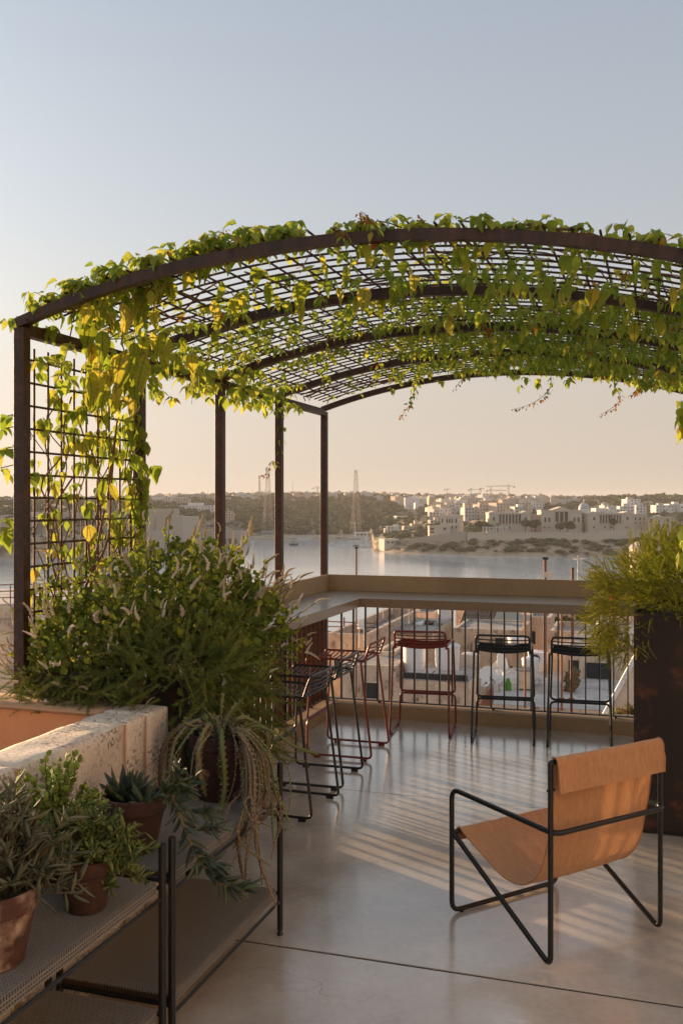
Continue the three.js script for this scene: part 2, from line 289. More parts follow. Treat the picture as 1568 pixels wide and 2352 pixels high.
// ------------------------------------------------------------------ pergola
const PS = 0.9775, PW = 2.84, PRISE = 0.225, PBASE = 2.445, PR = ((PW / 2) ** 2 + PRISE ** 2) / (2 * PRISE);
const archY = (x, o = 0) => { const dx = x - PW / 2; return PBASE + PRISE - PR + Math.sqrt((PR + o) ** 2 - dx * dx); };
{
  const p = thing('pergola', 'rust-brown steel pergola with five arched beams and wire mesh roof', 'pergola');
  const B = 0.041;
  for (let i = 0; i < 5; i++) {
    const z = PS * i;
    const b = 0.05;
    part('post', box(-0.012 - b / 2, 0.1005, z - b / 2, -0.012 + b / 2, PBASE - 0.03, z + b / 2, 0.003), M.steel, p);
    part('post', box(PW + 0.012 - b / 2, 0.0005, z - b / 2, PW + 0.012 + b / 2, PBASE - 0.03, z + b / 2, 0.003), M.steel, p);
    // arch beam: a swept square section
    const N = 40, pos = [], uv = [], idx = [];
    for (let k = 0; k <= N; k++) {
      const x = lerp(-0.03, PW + 0.03, k / N), dx = x - PW / 2, y = archY(x), n = [dx / PR, Math.sqrt(1 - (dx / PR) ** 2)];
      const c = [[-1, 1], [1, 1], [1, -1], [-1, -1]];
      for (let s = 0; s < 4; s++) for (const q of [c[s], c[(s + 1) % 4]]) { pos.push(x + n[0] * q[1] * B / 2, y + n[1] * q[1] * B / 2, z + q[0] * B / 2); uv.push(x, q[0] * B / 2 + s * B); }
    }
    for (let k = 0; k < N; k++) for (let s = 0; s < 4; s++) { const a = k * 8 + s * 2, d = a + 8; idx.push(a, a + 1, d, a + 1, d + 1, d); }
    for (const e of [0, N]) { const o = e * 8; e ? idx.push(o, o + 2, o + 4, o, o + 4, o + 6) : idx.push(o, o + 4, o + 2, o, o + 6, o + 4); }
    const g = new THREE.BufferGeometry(); g.setAttribute('position', new THREE.Float32BufferAttribute(pos, 3)); g.setAttribute('uv', new THREE.Float32BufferAttribute(uv, 2)); g.setIndex(idx); g.computeVertexNormals();
    const beam = part('arch_beam', g, M.steel, p);
    for (const xb of [0.03, PW - 0.03]) part('bolt', sweep([V(xb, archY(xb) - 0.012, z + 0.026), V(xb, archY(xb) - 0.012, z + 0.031)], 0.007, 6), M.steel, beam);
  }
  for (let i = 0; i < 4; i++) for (const x of [-0.012, PW + 0.012]) part('eave_beam', box(x - 0.024, PBASE - 0.062, PS * i + 0.0265, x + 0.024, PBASE - 0.012, PS * (i + 1) - 0.0265, 0.002), M.steel, p);
  // roof mesh: arched rods and straight rods, 10 cm apart
  for (let k = 1; k < 39; k++) {
    const z = k * 4 * PS / 39, pts = []; for (let q = 0; q <= 22; q++) { const x = lerp(0.01, PW - 0.01, q / 22); pts.push(V(x, archY(x, 0.036), z)); }
    part('roof_rod', sweep(pts, 0.0052, 5), M.meshrod, p);
  }
  const lg = rod(V(0, 0, 0), V(0, 0, 4 * PS), 0.0052, 5);
  for (let k = 1; k < 29; k++) { const x = k * PW / 29, r = part('roof_rod', lg, M.meshrod, p); r.position.set(x, archY(x, 0.0455), 0); }
  // mesh screen between the first two posts
  const vg = rod(V(0, 0.25, 0), V(0, 2.34, 0), 0.0055, 5), hg = rod(V(0, 0, 3 * PS + 0.025), V(0, 0, 4 * PS - 0.025), 0.0055, 5);
  for (let k = 0; k < 9; k++) { const r = part('screen_rod', vg, M.meshrod, p); r.position.set(-0.012, 0, 4 * PS - 0.085 - k * 0.1); }
  for (let k = 0; k < 21; k++) { const r = part('screen_rod', hg, M.meshrod, p); r.position.set(-0.0015, 2.285 - k * 0.098, 0); }
}
// ------------------------------------------------------------------ limestone parapet of the light well
function stone(w, h, d, r, sd, amp = 0.006) {
  const g = new THREE.BoxGeometry(w, h, d, Math.max(3, w / 0.025 | 0), Math.max(3, h / 0.03 | 0), Math.max(3, d / 0.025 | 0)), p = g.attributes.position;
  const hx = w / 2, hy = h / 2, hz = d / 2;
  for (let i = 0; i < p.count; i++) {
    let x = p.getX(i), y = p.getY(i), z = p.getZ(i);
    const rad = r * (1 + 0.9 * NZ.noise(x * 7 + sd, y * 7, z * 7));
    const ix = clamp(x, -hx + rad, hx - rad), iy = clamp(y, -hy + rad, hy - rad), iz = clamp(z, -hz + rad, hz - rad), q = V(x - ix, y - iy, z - iz);
    if (q.length() > 1e-6) { q.setLength(Math.min(rad, Math.max(Math.abs(x - ix), Math.abs(y - iy), Math.abs(z - iz)))); x = ix + q.x; y = iy + q.y; z = iz + q.z; }
    const n = fbm(x * 9 + sd, y * 9, z * 9, 4) * amp;
    const s = V(x / hx, y / hy, z / hz); const m = Math.max(Math.abs(s.x), Math.abs(s.y), Math.abs(s.z));
    p.setXYZ(i, x + (Math.abs(s.x) > 0.96 * m ? Math.sign(x) * n : 0), y + (Math.abs(s.y) > 0.96 * m ? Math.sign(y) * n : 0), z + (Math.abs(s.z) > 0.96 * m ? Math.sign(z) * n : 0));
  }
  return uvBox(smoothed(g));
}
function smoothed(g) { g = mergeVertices(stripUv(g), 1e-5); g.computeVertexNormals(); return g; }
{
  const w = thing('limestone_wall', 'weathered limestone block parapet behind the potted plants with orange inner face', 'wall');
  const X0 = 0.52, X1 = 0.715, H = 0.88;
  const zs = [[4.152, 4.29], [4.302, 4.902], [4.914, 5.52], [5.532, 6.14], [6.152, 6.76], [6.772, 7.4], [7.412, 8.05]];
  zs.forEach(([a, b], i) => { for (const [y0, y1] of [[0.47, H], [0.001, 0.458]]) { const s = part('stone_block', stone(X1 - X0, y1 - y0, b - a, 0.016, i * 7.3 + y0 * 11), M.lime, w); s.position.set((X0 + X1) / 2, (y0 + y1) / 2, (a + b) / 2); } });
  for (const [y0, y1] of [[0.47, H], [0.001, 0.458]]) { const s = part('stone_block', stone(X1 - X0 + 0.005, y1 - y0, 0.16, 0.012, 91 + y0), M.lime, w); s.position.set((X0 + X1) / 2, (y0 + y1) / 2, 4.06); }
  part('mortar', box(X0 + 0.01, 0.001, 4.0, X1 - 0.008, H - 0.012, 8.04), M.mortar, w);
  part('far_arm', box(-2.6, -3, 3.985, X0 - 0.002, H - 0.022, 4.14), M.orange, w);
  part('coping', jitter(new THREE.BoxGeometry(3.12, 0.02, 0.185, 60, 1, 4), 0.004, 6, 3).translate(-1.045, H - 0.011, 4.062), M.cap, w);
  part('inner_lining', box(X0 - 0.03, -3, 4.1405, X0 - 0.001, H - 0.06, 8.04), M.orange, w);
}
// ------------------------------------------------------------------ plant stands: wooden boards under wire mesh on black tube legs
function meshTop(L, W) {
  const gs = [], p = 0.0102, t = 0.0014;
  const b = (x0, y0, z0, x1, y1, z1) => { const g = new THREE.BoxGeometry(x1 - x0, y1 - y0, z1 - z0); g.translate((x0 + x1) / 2, (y0 + y1) / 2, (z0 + z1) / 2); return g; };
  for (let x = 0.004; x < W; x += p) gs.push(b(x - t, 0.0005, 0, x + t, 0.0034, L));
  for (let z = 0.004; z < L; z += p) { gs.push(b(0, 0.0022, z - t, W + 0.003, 0.005, z + t)); gs.push(b(W + 0.0005, -0.034, z - t, W + 0.003, 0.003, z + t)); }
  for (let y = -0.008; y > -0.034; y -= p) gs.push(b(W + 0.0022, y - t, 0, W + 0.0048, y + t, L));
  return merge(gs);
}
const SX0 = 0.745, SX1 = 1.15;
{
  const L = 0.88, W = SX1 - SX0 - 0.03, mt = meshTop(L - 0.02, W);
  const board = box(0, -0.034, 0, W, 0, L - 0.02, 0.003);
  const make = (z0, label) => {
    const s = thing('plant_stand', label, 'plant stand', [SX0, 0, z0], 0, 'two-tier plant stands by the limestone wall');
    for (const x of [0.012, SX1 - SX0]) for (const z of [0.0, L]) {
      const l = part('leg', merge([sweep([V(x, 0.02, z), V(x, 0.665, z)], 0.0115, 10), sweep([V(x, 0.0, z), V(x, 0.008, z), V(x, 0.012, z), V(x, 0.022, z)], t => [0.011, 0.012, 0.007, 0.007][Math.round(t * 3)], 10)]), M.black, s);
      part('cap', sweep([V(x, 0.665, z), V(x, 0.669, z)], 0.0095, 10), M.dark, l);
    }
    for (const y of [0.178, 0.552]) {
      const sh = part('shelf', board, M.wood, s); sh.position.set(0.014, y, 0.01);
      part('wire_mesh', mt, M.wire, sh).userData.kind = 'stuff';
      for (const z of [0, L]) part('cross_bar', rod(V(0.012, y - 0.018, z), V(SX1 - SX0, y - 0.018, z), 0.008, 6), M.black, s);
      for (const x of [0.0, SX1 - SX0 + 0.0]) part('side_bar', rod(V(x, y - 0.045, 0), V(x, y - 0.045, L), 0.006, 6), M.black, s);
    }
    return s;
  };
  make(3.89, 'two-tier wire mesh plant stand under the trailing cactus pot and succulent pot');
  make(4.83, 'two-tier wire mesh plant stand carrying the large lime-stained pot');
}
// ------------------------------------------------------------------ planters
{
  const p = thing('steel_planter', 'tall rust-mottled steel planter box under the feathery fern', 'planter', [2.425, 0, 1.3]);
  const W = 0.62, D = 0.945, H = 1.123, t = 0.006;
  part('front_panel', box(0, 0.02, D - t, W, H, D), M.corten, p);
  part('side_panel', box(0, 0.021, 0, t, H - 0.0005, D - t - 0.0005), M.corten, p);
  part('side_panel', box(W - t, 0.021, 0, W, H - 0.0005, D - t - 0.0005), M.corten, p);
  part('rear_panel', box(t + 0.0005, 0.021, 0, W - t - 0.0005, H - 0.0005, t), M.corten, p);
  part('soil', box(t + 0.001, 0.03, t + 0.001, W - t - 0.001, H - 0.05, D - t - 0.001), M.soil, p);
  part('plinth', box(0.02, 0.0005, 0.02, W - 0.02, 0.0195, D - 0.02), M.dark, p);
  const z = thing('zinc_strip', 'bare zinc edging strip standing against the dark planter foot', 'strip');
  part('strip', box(2.37, 0.0008, 2.2, 2.4235, 0.24, 2.2245), M.zinc, z);
  const q = thing('steel_planter', 'low dark steel planter box hidden under the white-spiked shrub', 'planter', [0.11, 0, 2.68]);
  const w = 0.41, d = 1.28, h = 0.98;
  part('front_panel', box(0, 0.02, d - t, w, h, d), M.corten, q);
  part('side_panel', box(0, 0.021, 0, t, h - 0.0005, d - t - 0.0005), M.corten, q);
  part('side_panel', box(w - t, 0.021, 0, w, h - 0.0005, d - t - 0.0005), M.corten, q);
  part('rear_panel', box(t + 0.0005, 0.021, 0, w - t - 0.0005, h - 0.0005, t), M.corten, q);
  part('soil', box(t + 0.001, 0.03, t + 0.001, w - t - 0.001, h - 0.04, d - t - 0.001), M.soil, q);
  part('plinth', box(0.02, 0.0005, 0.02, w - 0.02, 0.0195, d - 0.02), M.dark, q);
}
// ------------------------------------------------------------------ bar stools
function makeStool(name, label, mat) {
  const s = thing(name, label, 'bar stool');
  const r = 0.0078, X = 0.213, zf = -0.2, zr = 0.245, fh = 0.232, sy = 0.645;
  // lower frame: rear legs, runners, lower foot bar in one bent tube
  part('lower_frame', tube([V(-0.178, sy - 0.012, 0.165), V(-0.2, sy - 0.012, 0.168), V(-X, 0.0195, zr), V(-X, 0.0195, zf), V(-X + 0.004, fh, zf), V(X - 0.004, fh, zf), V(X, 0.0195, zf), V(X, 0.0195, zr), V(0.2, sy - 0.012, 0.168), V(0.178, sy - 0.012, 0.165)], r, 0.035, 8), mat, s);
  part('foot_bar', tube([V(-0.196, sy - 0.034, -0.175), V(-X + 0.004, fh + 0.016, zf), V(X - 0.004, fh + 0.016, zf), V(0.196, sy - 0.034, -0.175)], r, 0.035, 8), mat, s);
  // seat frame: back loop, sides and front curl
  for (const q of [-1, 1]) part('seat_side', tube([V(q * 0.186, sy, 0.18), V(q * 0.19, sy + 0.004, 0), V(q * 0.192, sy + 0.004, -0.21), V(q * 0.194, sy - 0.034, -0.212), V(q * 0.196, sy - 0.034, -0.165)], r * 0.92, 0.02, 8), mat, s);
  part('back_frame', tube([V(-0.186, sy, 0.172), V(-0.186, sy, 0.186), V(-0.183, sy + 0.112, 0.226), V(0, sy + 0.112, 0.236), V(0.183, sy + 0.112, 0.226), V(0.186, sy, 0.186), V(0.186, sy, 0.172)], r, 0.03, 8), mat, s);
  for (let k = 0; k < 12; k++) {
    const z = -0.2 + k * 0.033, d = 0.02 + 0.004 * Math.sin(k / 11 * 3.1), pts = [];
    for (let i = 0; i <= 8; i++) { const t = i / 8 * 2 - 1; pts.push(V(t * 0.19, sy + 0.003 - d * (1 - t * t), z)); }
    part('seat_rod', sweep(pts, 0.0042, 6), mat, s);
  }
  for (let k = 0; k < 4; k++) {
    const y = sy + 0.012 + k * 0.024, z = 0.187 + (y - sy) * 0.36, pts = [];
    for (let i = 0; i <= 8; i++) { const t = i / 8 * 2 - 1; pts.push(V(t * 0.185, y - 0.004 * (1 - t * t), z + 0.016 * (1 - t * t))); }
    part('back_rod', sweep(pts, 0.0042, 6), mat, s);
  }
  for (const x of [-X, X]) for (const z of [-0.13, 0.19]) { const f = part('foot', cbox(0.019, 0.012, 0.042, 0.002), mat, s); f.position.set(x, 0.0062, z); }
  return s;
}
{
  const red = makeStool('bar_stool', 'brick-red wire bar stool pushed under the ledge facing the rooftop tanks', M.redPowder);
  red.position.set(0.9, 0, 0.385); red.rotation.y = 0.09;
  const g = 'black wire bar stools facing the rooftops';
  const k = makeStool('bar_stool', 'black wire bar stool facing the rooftops, next to the red one', M.blackPowder); k.position.set(1.495, 0, 0.42); k.rotation.y = 0.1;
  const k2 = copy(k, 'black wire bar stool facing the rooftops, next to the tall rusty planter'); k2.position.set(2.02, 0, 0.385); k2.rotation.y = 0.06;
  const r2 = copy(red, 'brick-red wire bar stool seen side-on beside the slatted side railing'); r2.position.set(0.535, 0, 1.14); r2.rotation.y = Math.PI / 2;
  const k3 = copy(k, 'black wire bar stool seen side-on between the red stool and another black one'); k3.position.set(0.555, 0, 1.815); k3.rotation.y = Math.PI / 2 + 0.02;
  const k4 = copy(k, 'black wire bar stool half hidden beside the white-spiked shrub'); k4.position.set(0.578, 0, 2.385); k4.rotation.y = Math.PI / 2 - 0.02;
}
// ------------------------------------------------------------------ lounge chair
{
  const c = thing('lounge_chair', 'low black tube lounge chair with rust-orange woven sling seat', 'lounge chair', [2.372, 0, 3.642], 0.872);
  // own axes: x across, -z forward; rear legs at z = 0, front legs at z = -0.55
  const W = 0.292, D = 0.575, r = 0.0102, A = 0.512, T = 0.744;
  part('arm_loop', tube([V(-W, 0.0125, -D), V(-W, A, -D), V(-W, A - 0.018, 0.012), V(W, A - 0.018, 0.012), V(W, A, -D), V(W, 0.0125, -D)], r, 0.045, 10, true, 6), M.black, c);
  for (const q of [-1, 1]) part('rear_leg', tube([V(q * (W - 0.02), T, -0.012), V(q * W * 0.995, T, -0.012), V(q * W * 0.995, 0.0125, -0.012), V(q * W * 0.995, 0.335, -D + 0.004)], r, 0.04, 10, false, 7), M.black, c);
  part('top_bar', rod(V(-W + 0.02, T, -0.012), V(W - 0.02, T, -0.012), r, 10), M.black, c);
  part('front_bar', rod(V(-W, 0.335, -D + 0.004), V(W, 0.335, -D + 0.004), r * 0.9, 10), M.black, c);
  for (const q of [-1, 1]) { const g = part('glide', sweep([V(q * (W - 0.05), 0.0, -D), V(q * (W - 0.05), 0.006, -D)], 0.009, 8), M.dark, c); }
  // sling: profile from the front bar down, up the back, over the top bar and down as a flap
  const prof = spline([V(0, 0.30, -D + 0.012), V(0, 0.325, -D - 0.012), V(0, 0.35, -D + 0.006), V(0, 0.325, -D + 0.05), V(0, 0.27, -0.40), V(0, 0.232, -0.29), V(0, 0.245, -0.18), V(0, 0.32, -0.10), V(0, 0.46, -0.055), V(0, 0.62, -0.03), V(0, 0.735, -0.022), V(0, T + 0.016, -0.014), V(0, T + 0.013, 0.006), V(0, 0.72, 0.014), V(0, 0.68, 0.02), V(0, 0.638, 0.024)], 90);
  const nx = 26, pos = [], uv = [], idx = []; let L = 0;
  for (let i = 0; i < prof.length; i++) {
    if (i) L += prof[i].distanceTo(prof[i - 1]);
    for (let k = 0; k <= nx; k++) {
      const t = k / nx * 2 - 1, top = i > 64, wdt = (top ? 0.276 : 0.262) - (top ? 0 : 0.006 * Math.sin(i / 64 * 3.14)), p = prof[i];
      const sag = i > 12 && i < 62 ? -0.01 * (1 - t * t) * Math.sin((i - 12) / 50 * 3.14) : 0, wob = 0.0022 * NZ.noise(i * 0.19, k * 0.35, 3) + 0.005 * NZ.noise(i * 0.07, k * 0.16, 11) + (i > 78 ? 0.004 * NZ.noise(k * 0.3, 9, i * 0.1) : 0);
      pos.push(t * wdt + 0.002 * NZ.noise(i * 0.3, t * 3, 8), p.y + sag, p.z + wob); uv.push(t * wdt, L);
    }
  }
  for (let i = 0; i < prof.length - 1; i++) for (let k = 0; k < nx; k++) { const a = i * (nx + 1) + k, b = a + nx + 1; idx.push(a, a + 1, b, b, a + 1, b + 1); }
  const g = new THREE.BufferGeometry(); g.setAttribute('position', new THREE.Float32BufferAttribute(pos, 3)); g.setAttribute('uv', new THREE.Float32BufferAttribute(uv, 2)); g.setIndex(idx); g.computeVertexNormals();
  M.sling.side = THREE.DoubleSide; const sl = part('sling', g, M.sling, c);
  // hemmed edges
  for (const q of [0, nx]) part('hem', sweep(prof.filter((_, i) => i > 2).map((p, i) => { const o = ((i + 3) * (nx + 1) + q) * 3; return V(pos[o], pos[o + 1], pos[o + 2]); }), 0.0035, 6), M.sling, sl);
  for (const q of [-1, 1]) part('bolt', sweep([V(q * (W - 0.02), 0.645, -0.012), V(q * (W + 0.014), 0.645, -0.012)], 0.005, 8), M.black, c);
}
// ------------------------------------------------------------------ plants: helpers
const bas = new THREE.Matrix4();
function put(pos, dir, nrm, s, sx = s, sn = s) {       // y along dir, z along the normal hint
  const y = dir.clone().normalize(), x = y.clone().cross(nrm).normalize(); if (x.lengthSq() < 0.5) x.set(1, 0, 0).cross(y).normalize(); const z = x.clone().cross(y);
  return new THREE.Matrix4().makeBasis(x.multiplyScalar(sx), y.multiplyScalar(s), z.multiplyScalar(sn)).setPosition(pos);
}
const rdir = () => { const a = rr(0, 6.2832), y = rr(-1, 1), q = Math.sqrt(1 - y * y); return V(q * Math.cos(a), y, q * Math.sin(a)); };
// a leaf of unit length along y: outline given as half-widths, folded along the midrib, tip curled
function leafGeo(wid, fold = 0.25, curl = 0.2, wave = 0) {
  const n = wid.length - 1, pos = [], uv = [], idx = [];
  for (let i = 0; i <= n; i++) {
    const t = i / n, w = wid[i], z = -curl * t * t, y = t - curl * 0.3 * t * t;
    for (const s of [-1, 0, 1]) { pos.push(s * w, y - (s ? 0.03 * w : 0), z + (s ? fold * w : 0) + wave * Math.sin(i * 2.1 + s)); uv.push(0.5 + s * w, t); }
  }
  for (let i = 0; i < n; i++) for (const s of [0, 1]) { const a = i * 3 + s, b = a + 3; idx.push(a, a + 1, b, a + 1, b + 1, b); }
  const g = new THREE.BufferGeometry(); g.setAttribute('position', new THREE.Float32BufferAttribute(pos, 3)); g.setAttribute('uv', new THREE.Float32BufferAttribute(uv, 2)); g.setIndex(idx); g.computeVertexNormals(); return g;
}
function fleshy(w = 0.14, th = 0.09, up = 0.12, sides = 6) {   // a plump leaf of unit length along y
  const pts = [], P = [[0, 0.45], [0.12, 0.7], [0.35, 1], [0.6, 0.95], [0.82, 0.6], [0.95, 0.25], [1, 0.03]];
  const pos = [], uv = [], idx = [];
  P.forEach(([t, q]) => { for (let s = 0; s <= sides; s++) { const a = s / sides * 6.2832; pos.push(Math.cos(a) * w * q, t, Math.sin(a) * th * q + up * t * t); uv.push(s / sides, t); } });
  for (let i = 0; i < P.length - 1; i++) for (let s = 0; s < sides; s++) { const a = i * (sides + 1) + s, b = a + sides + 1; idx.push(a, b, a + 1, b, b + 1, a + 1); }
  const g = new THREE.BufferGeometry(); g.setAttribute('position', new THREE.Float32BufferAttribute(pos, 3)); g.setAttribute('uv', new THREE.Float32BufferAttribute(uv, 2)); g.setIndex(idx); g.computeVertexNormals(); return g;
}
const tint = (a, b) => { const t = R(), v = rr(0.8, 1.2); return lc(lerp(a[0], b[0], t) * v, lerp(a[1], b[1], t) * v, lerp(a[2], b[2], t) * v); };
const ovate = leafGeo([0.02, 0.2, 0.3, 0.29, 0.2, 0.1, 0.0], 0.3, 0.28), ovate2 = leafGeo([0.02, 0.17, 0.25, 0.26, 0.19, 0.09, 0.0], -0.2, 0.45), ovate3 = leafGeo([0.02, 0.24, 0.31, 0.25, 0.21, 0.12, 0.08, 0.0], 0.45, 0.7, 0.04), roundLeaf = leafGeo([0.04, 0.3, 0.4, 0.36, 0.2, 0.0], 0.2, 0.2);
const bigLeafA = leafGeo([0.02, 0.15, 0.21, 0.215, 0.19, 0.145, 0.09, 0.035, 0.0], 0.3, 0.3, 0.014), bigLeafB = leafGeo([0.02, 0.19, 0.235, 0.215, 0.17, 0.12, 0.07, 0.03, 0.0], 0.35, 0.15, 0.02), bigLeafC = leafGeo([0.02, 0.12, 0.165, 0.175, 0.155, 0.12, 0.07, 0.03, 0.0], -0.25, 0.5, 0.015);
M.vineLeaf = M.leaf([1, 1, 1], 0.58); M.shrubLeaf = M.leaf([1, 1, 1], 0.4); M.needle = M.leaf([1, 1, 1], 0.22);
M.vineStem = std({ color: lc(0.16, 0.085, 0.045), roughness: 0.85 });
M.twig = std({ color: lc(0.1, 0.075, 0.035), roughness: 0.9 });
// ------------------------------------------------------------------ creeper on the pergola
{
  reseed(4242);
  const v = thing('creeper_vine', 'green and yellowing creeper vine draped over the pergola roof and mesh screen', 'vine');
  const mats = [], cols = [], stems = [];
  const G = [0.19, 0.28, 0.03], Y = [0.5, 0.49, 0.065], O = [0.36, 0.12, 0.03];
  const node = (p, n, len, out = 0.8, warm = 0.35, down = 0.4) => {
    const a0 = rr(0, 6.28);
    for (let i = 0; i < n; i++) {
      const a = a0 + i / n * 6.28 + gauss() * 0.3, d = V(Math.cos(a) * out, -down + gauss() * 0.5, Math.sin(a) * out), l = len * rr(0.55, 1.3);
      const nr = V(Math.cos(a) * 0.6, 0.9, Math.sin(a) * 0.6).add(rdir().multiplyScalar(0.5));
      mats.push(put(p.clone().addScaledVector(d, rr(0.005, 0.02)), d, nr, l, l * rr(0.85, 1.15), l));
      const u = R(); cols.push(u < 0.03 ? tint(O, Y) : u < warm ? tint(Y, [0.38, 0.42, 0.055]) : tint(G, [0.37, 0.44, 0.05]));
    }
  };
  const dens = (x, z) => {
    const n = 0.5 + fbm(x * 1.7 + 3, 1.3, z * 1.7, 3) * 1.5;
    let d = 0.16 + 0.85 * smooth((x - 0.75) / 0.8) * (0.55 + 0.45 * n);
    if (z < 2.0) d += 0.3 * n + 0.25 * smooth((x - 1.2) / 0.6);
    if (z > 2.95) d = 0.14 + 0.45 * smooth((x - 1.15) / 0.7) * n + 0.9 * smooth((0.75 - x) / 0.5) * n;
    if (z > 1.6 && z < 2.9 && x < 0.9) d = 0.45 * n + 0.25;
    if (z < 1.0 && x < 0.65) d = 0.12 * n;
    return d;
  };
  // undersides and tops of the roof mesh
  let c = 0, guard = 0;
  while (c < 2000 && guard++ < 60000) {
    const x = rr(0, PW), z = rr(0, 4 * PS); if (R() > dens(x, z)) continue; c++;
    const top = R() < 0.3, y = archY(x, 0.04) + (top ? rr(0.0, 0.05) : -Math.abs(gauss()) * 0.038 - rr(0, 0.02));
    node(V(x, y, z), 2 + Math.floor(R() * 4), z > 2.9 ? 0.062 : 0.053, 0.8, 0.34 - 0.12 * smooth((x - 1) / 1));
  }
  // leaves standing over the first beam
  for (let k = 0; k < 300; k++) {
    const u = R(), x = u < 0.66 ? rr(0.0, 1.2) : u < 0.8 ? rr(1.3, 2.0) : rr(1.9, 2.84), z = 4 * PS - rr(-0.02, 0.22);
    node(V(x, archY(x, 0.045) + rr(0.0, u < 0.66 ? 0.07 : 0.035), z), 5, 0.058, 0.9, 0.42, 0.35);
  }
  // hanging clumps below the roof: lower curtain toward the far arches, on the right
  for (let k = 0; k < 80; k++) { const x = rr(1.0, PW), z = rr(0.0, 2.0), y = archY(x) - rr(0.0, 0.1) * smooth((x - 0.7) / 0.8); node(V(x, y, z), 4, 0.058, 0.8, 0.35, 0.6); }
  for (let k = 0; k < 34; k++) { const x = rr(1.5, PW), z = rr(2.6, 3.9), y = archY(x) - rr(0.0, 0.11); node(V(x, y, z), 4, 0.068, 0.6, 0.3, 0.9); }
  // along the left eave
  for (let k = 0; k < 150; k++) { const z = rr(1.2, 3.9); node(V(rr(-0.05, 0.25), rr(2.3, 2.5) - (z > 2.8 ? rr(0, 0.12) : 0), z), 4, 0.068, 0.7, 0.45); }
  // mesh screen
  for (let k = 0; k < 135; k++) {
    const t = R(), z = lerp(2.97, 3.84, Math.pow(t, 1.25)), y = lerp(1.32, 2.3, Math.pow(R(), 0.75)) - (z > 3.5 ? 0 : rr(0, 0.12));
    node(V(gauss() * 0.04, y, z), 3, 0.068, 0.6, 0.45, 0.8);
  }
  for (let k = 0; k < 26; k++) { const z = rr(2.9, 3.05); node(V(gauss() * 0.04 + 0.02, rr(1.55, 2.1), z), 4, 0.08, 0.7, 0.1, 0.8); }
  for (let k = 0; k < 22; k++) node(V(-0.01 + gauss() * 0.02, rr(0.95, 1.5), rr(3.55, 3.86)), 3, 0.06, 0.6, 0.5);
  // shoots that stray outside the first post
  for (const [px, py] of [[18, 955], [8, 985], [14, 1030], [30, 1022], [2, 1075], [12, 1190], [28, 1208], [6, 1225], [22, 735], [38, 728]]) { const p = at(px, py, 4.25); node(p, 4, 0.075, 0.9, 0.3, 0.5); stems.push(sweep(spline([p, p.clone().add(V(0.05, 0.02, -0.05)), V(-0.02, p.y + 0.05, 3.85)], 8), 0.0022, 4)); }
  // the leaf cluster at the right-hand edge and the shoot on the fourth post
  for (const [px, py, D] of [[1566, 945, 4.6], [1562, 975, 4.6], [1570, 990, 4.6], [1572, 930, 4.6], [1566, 1235, 4.7], [1571, 1205, 4.7], [1560, 1265, 4.7]]) node(at(px, py, D), 4, 0.075, 0.6, 0.4, 1);
  const shoot = (pts, dry = false, n = 9) => {
    const cv = spline(pts, 30), g = sweep(cv, t => 0.0026 * (1 - 0.6 * t), 4), h = part('hanging_shoot', g, M.vineStem, v);
    for (let k = 1; k <= n; k++) { const p = cv[Math.min(30, Math.round(k / n * 30))], m0 = mats.length; node(p, 3 + (R() < 0.4), lerp(0.055, 0.022, k / n) * (dry ? 0.7 : 1), 0.9, 0.3, 0.6); for (let q = m0; q < mats.length; q++) if (k / n > (dry ? 0.35 : 0.6)) cols[q] = tint([0.22, 0.07, 0.02], [0.3, 0.2, 0.03]); }
  };
  shoot([at(952, 868, 7.3), at(950, 900, 7.3), at(940, 930, 7.3), at(920, 958, 7.3)]);
  shoot([at(1264, 850, 6.6), at(1262, 890, 6.6), at(1240, 915, 6.6), at(1205, 933, 6.6), at(1178, 940, 6.6)], true, 12);
  shoot([at(1408, 850, 6.4), at(1412, 890, 6.4), at(1424, 915, 6.4), at(1400, 940, 6.4), at(1378, 952, 6.4)], true, 12);
  shoot([at(1478, 862, 6.3), at(1470, 885, 6.3), at(1450, 905, 6.3)]);
  shoot([at(1082, 860, 7.0), at(1062, 870, 7.0), at(1045, 892, 7.0)], true, 5);
  shoot([V(0.02, 2.38, 0.99), V(0.02, 2.2, 0.99), V(-0.0, 2.0, 1.0), V(-0.02, 1.9, 1.0)], false, 7);
  shoot([V(0.0, 1.92, 1.0), at(625, 1060, 6.7), at(612, 1088, 6.7), at(596, 1093, 6.7)], true, 8);
  shoot([at(868, 528, 3.55), at(850, 508, 3.55), at(838, 492, 3.55), at(828, 486, 3.55)], true, 7);
  shoot([at(800, 545, 3.6), at(785, 530, 3.6), at(768, 522, 3.6)], true, 5);
  shoot([at(512, 560, 3.9), at(510, 540, 3.9), at(516, 522, 3.9)], true, 5);
  // stems running over roof and screen
  for (let k = 0; k < 95; k++) { let x = rr(0, PW), z = rr(0, 3.9), a = rr(0, 6.28); const pts = []; for (let i = 0; i < 9; i++) { pts.push(V(clamp(x, 0.02, PW - 0.02), archY(clamp(x, 0.02, PW - 0.02), 0.035) + gauss() * 0.03, clamp(z, 0.02, 3.88))); a += gauss() * 0.5; x += Math.cos(a) * 0.1; z += Math.sin(a) * 0.1; } stems.push(sweep(spline(pts, 16), rr(0.002, 0.0058), 5)); }
  for (let k = 0; k < 20; k++) { let z = rr(3.0, 3.84), y = rr(0.95, 1.3); const pts = [], h = rr(0.5, 1.25); for (let i = 0; i < 8; i++) { pts.push(V(gauss() * 0.03, y, clamp(z, 2.95, 3.86))); y += h / 7; z += gauss() * 0.12; } stems.push(sweep(spline(pts, 20), rr(0.002, 0.0045), 5)); }
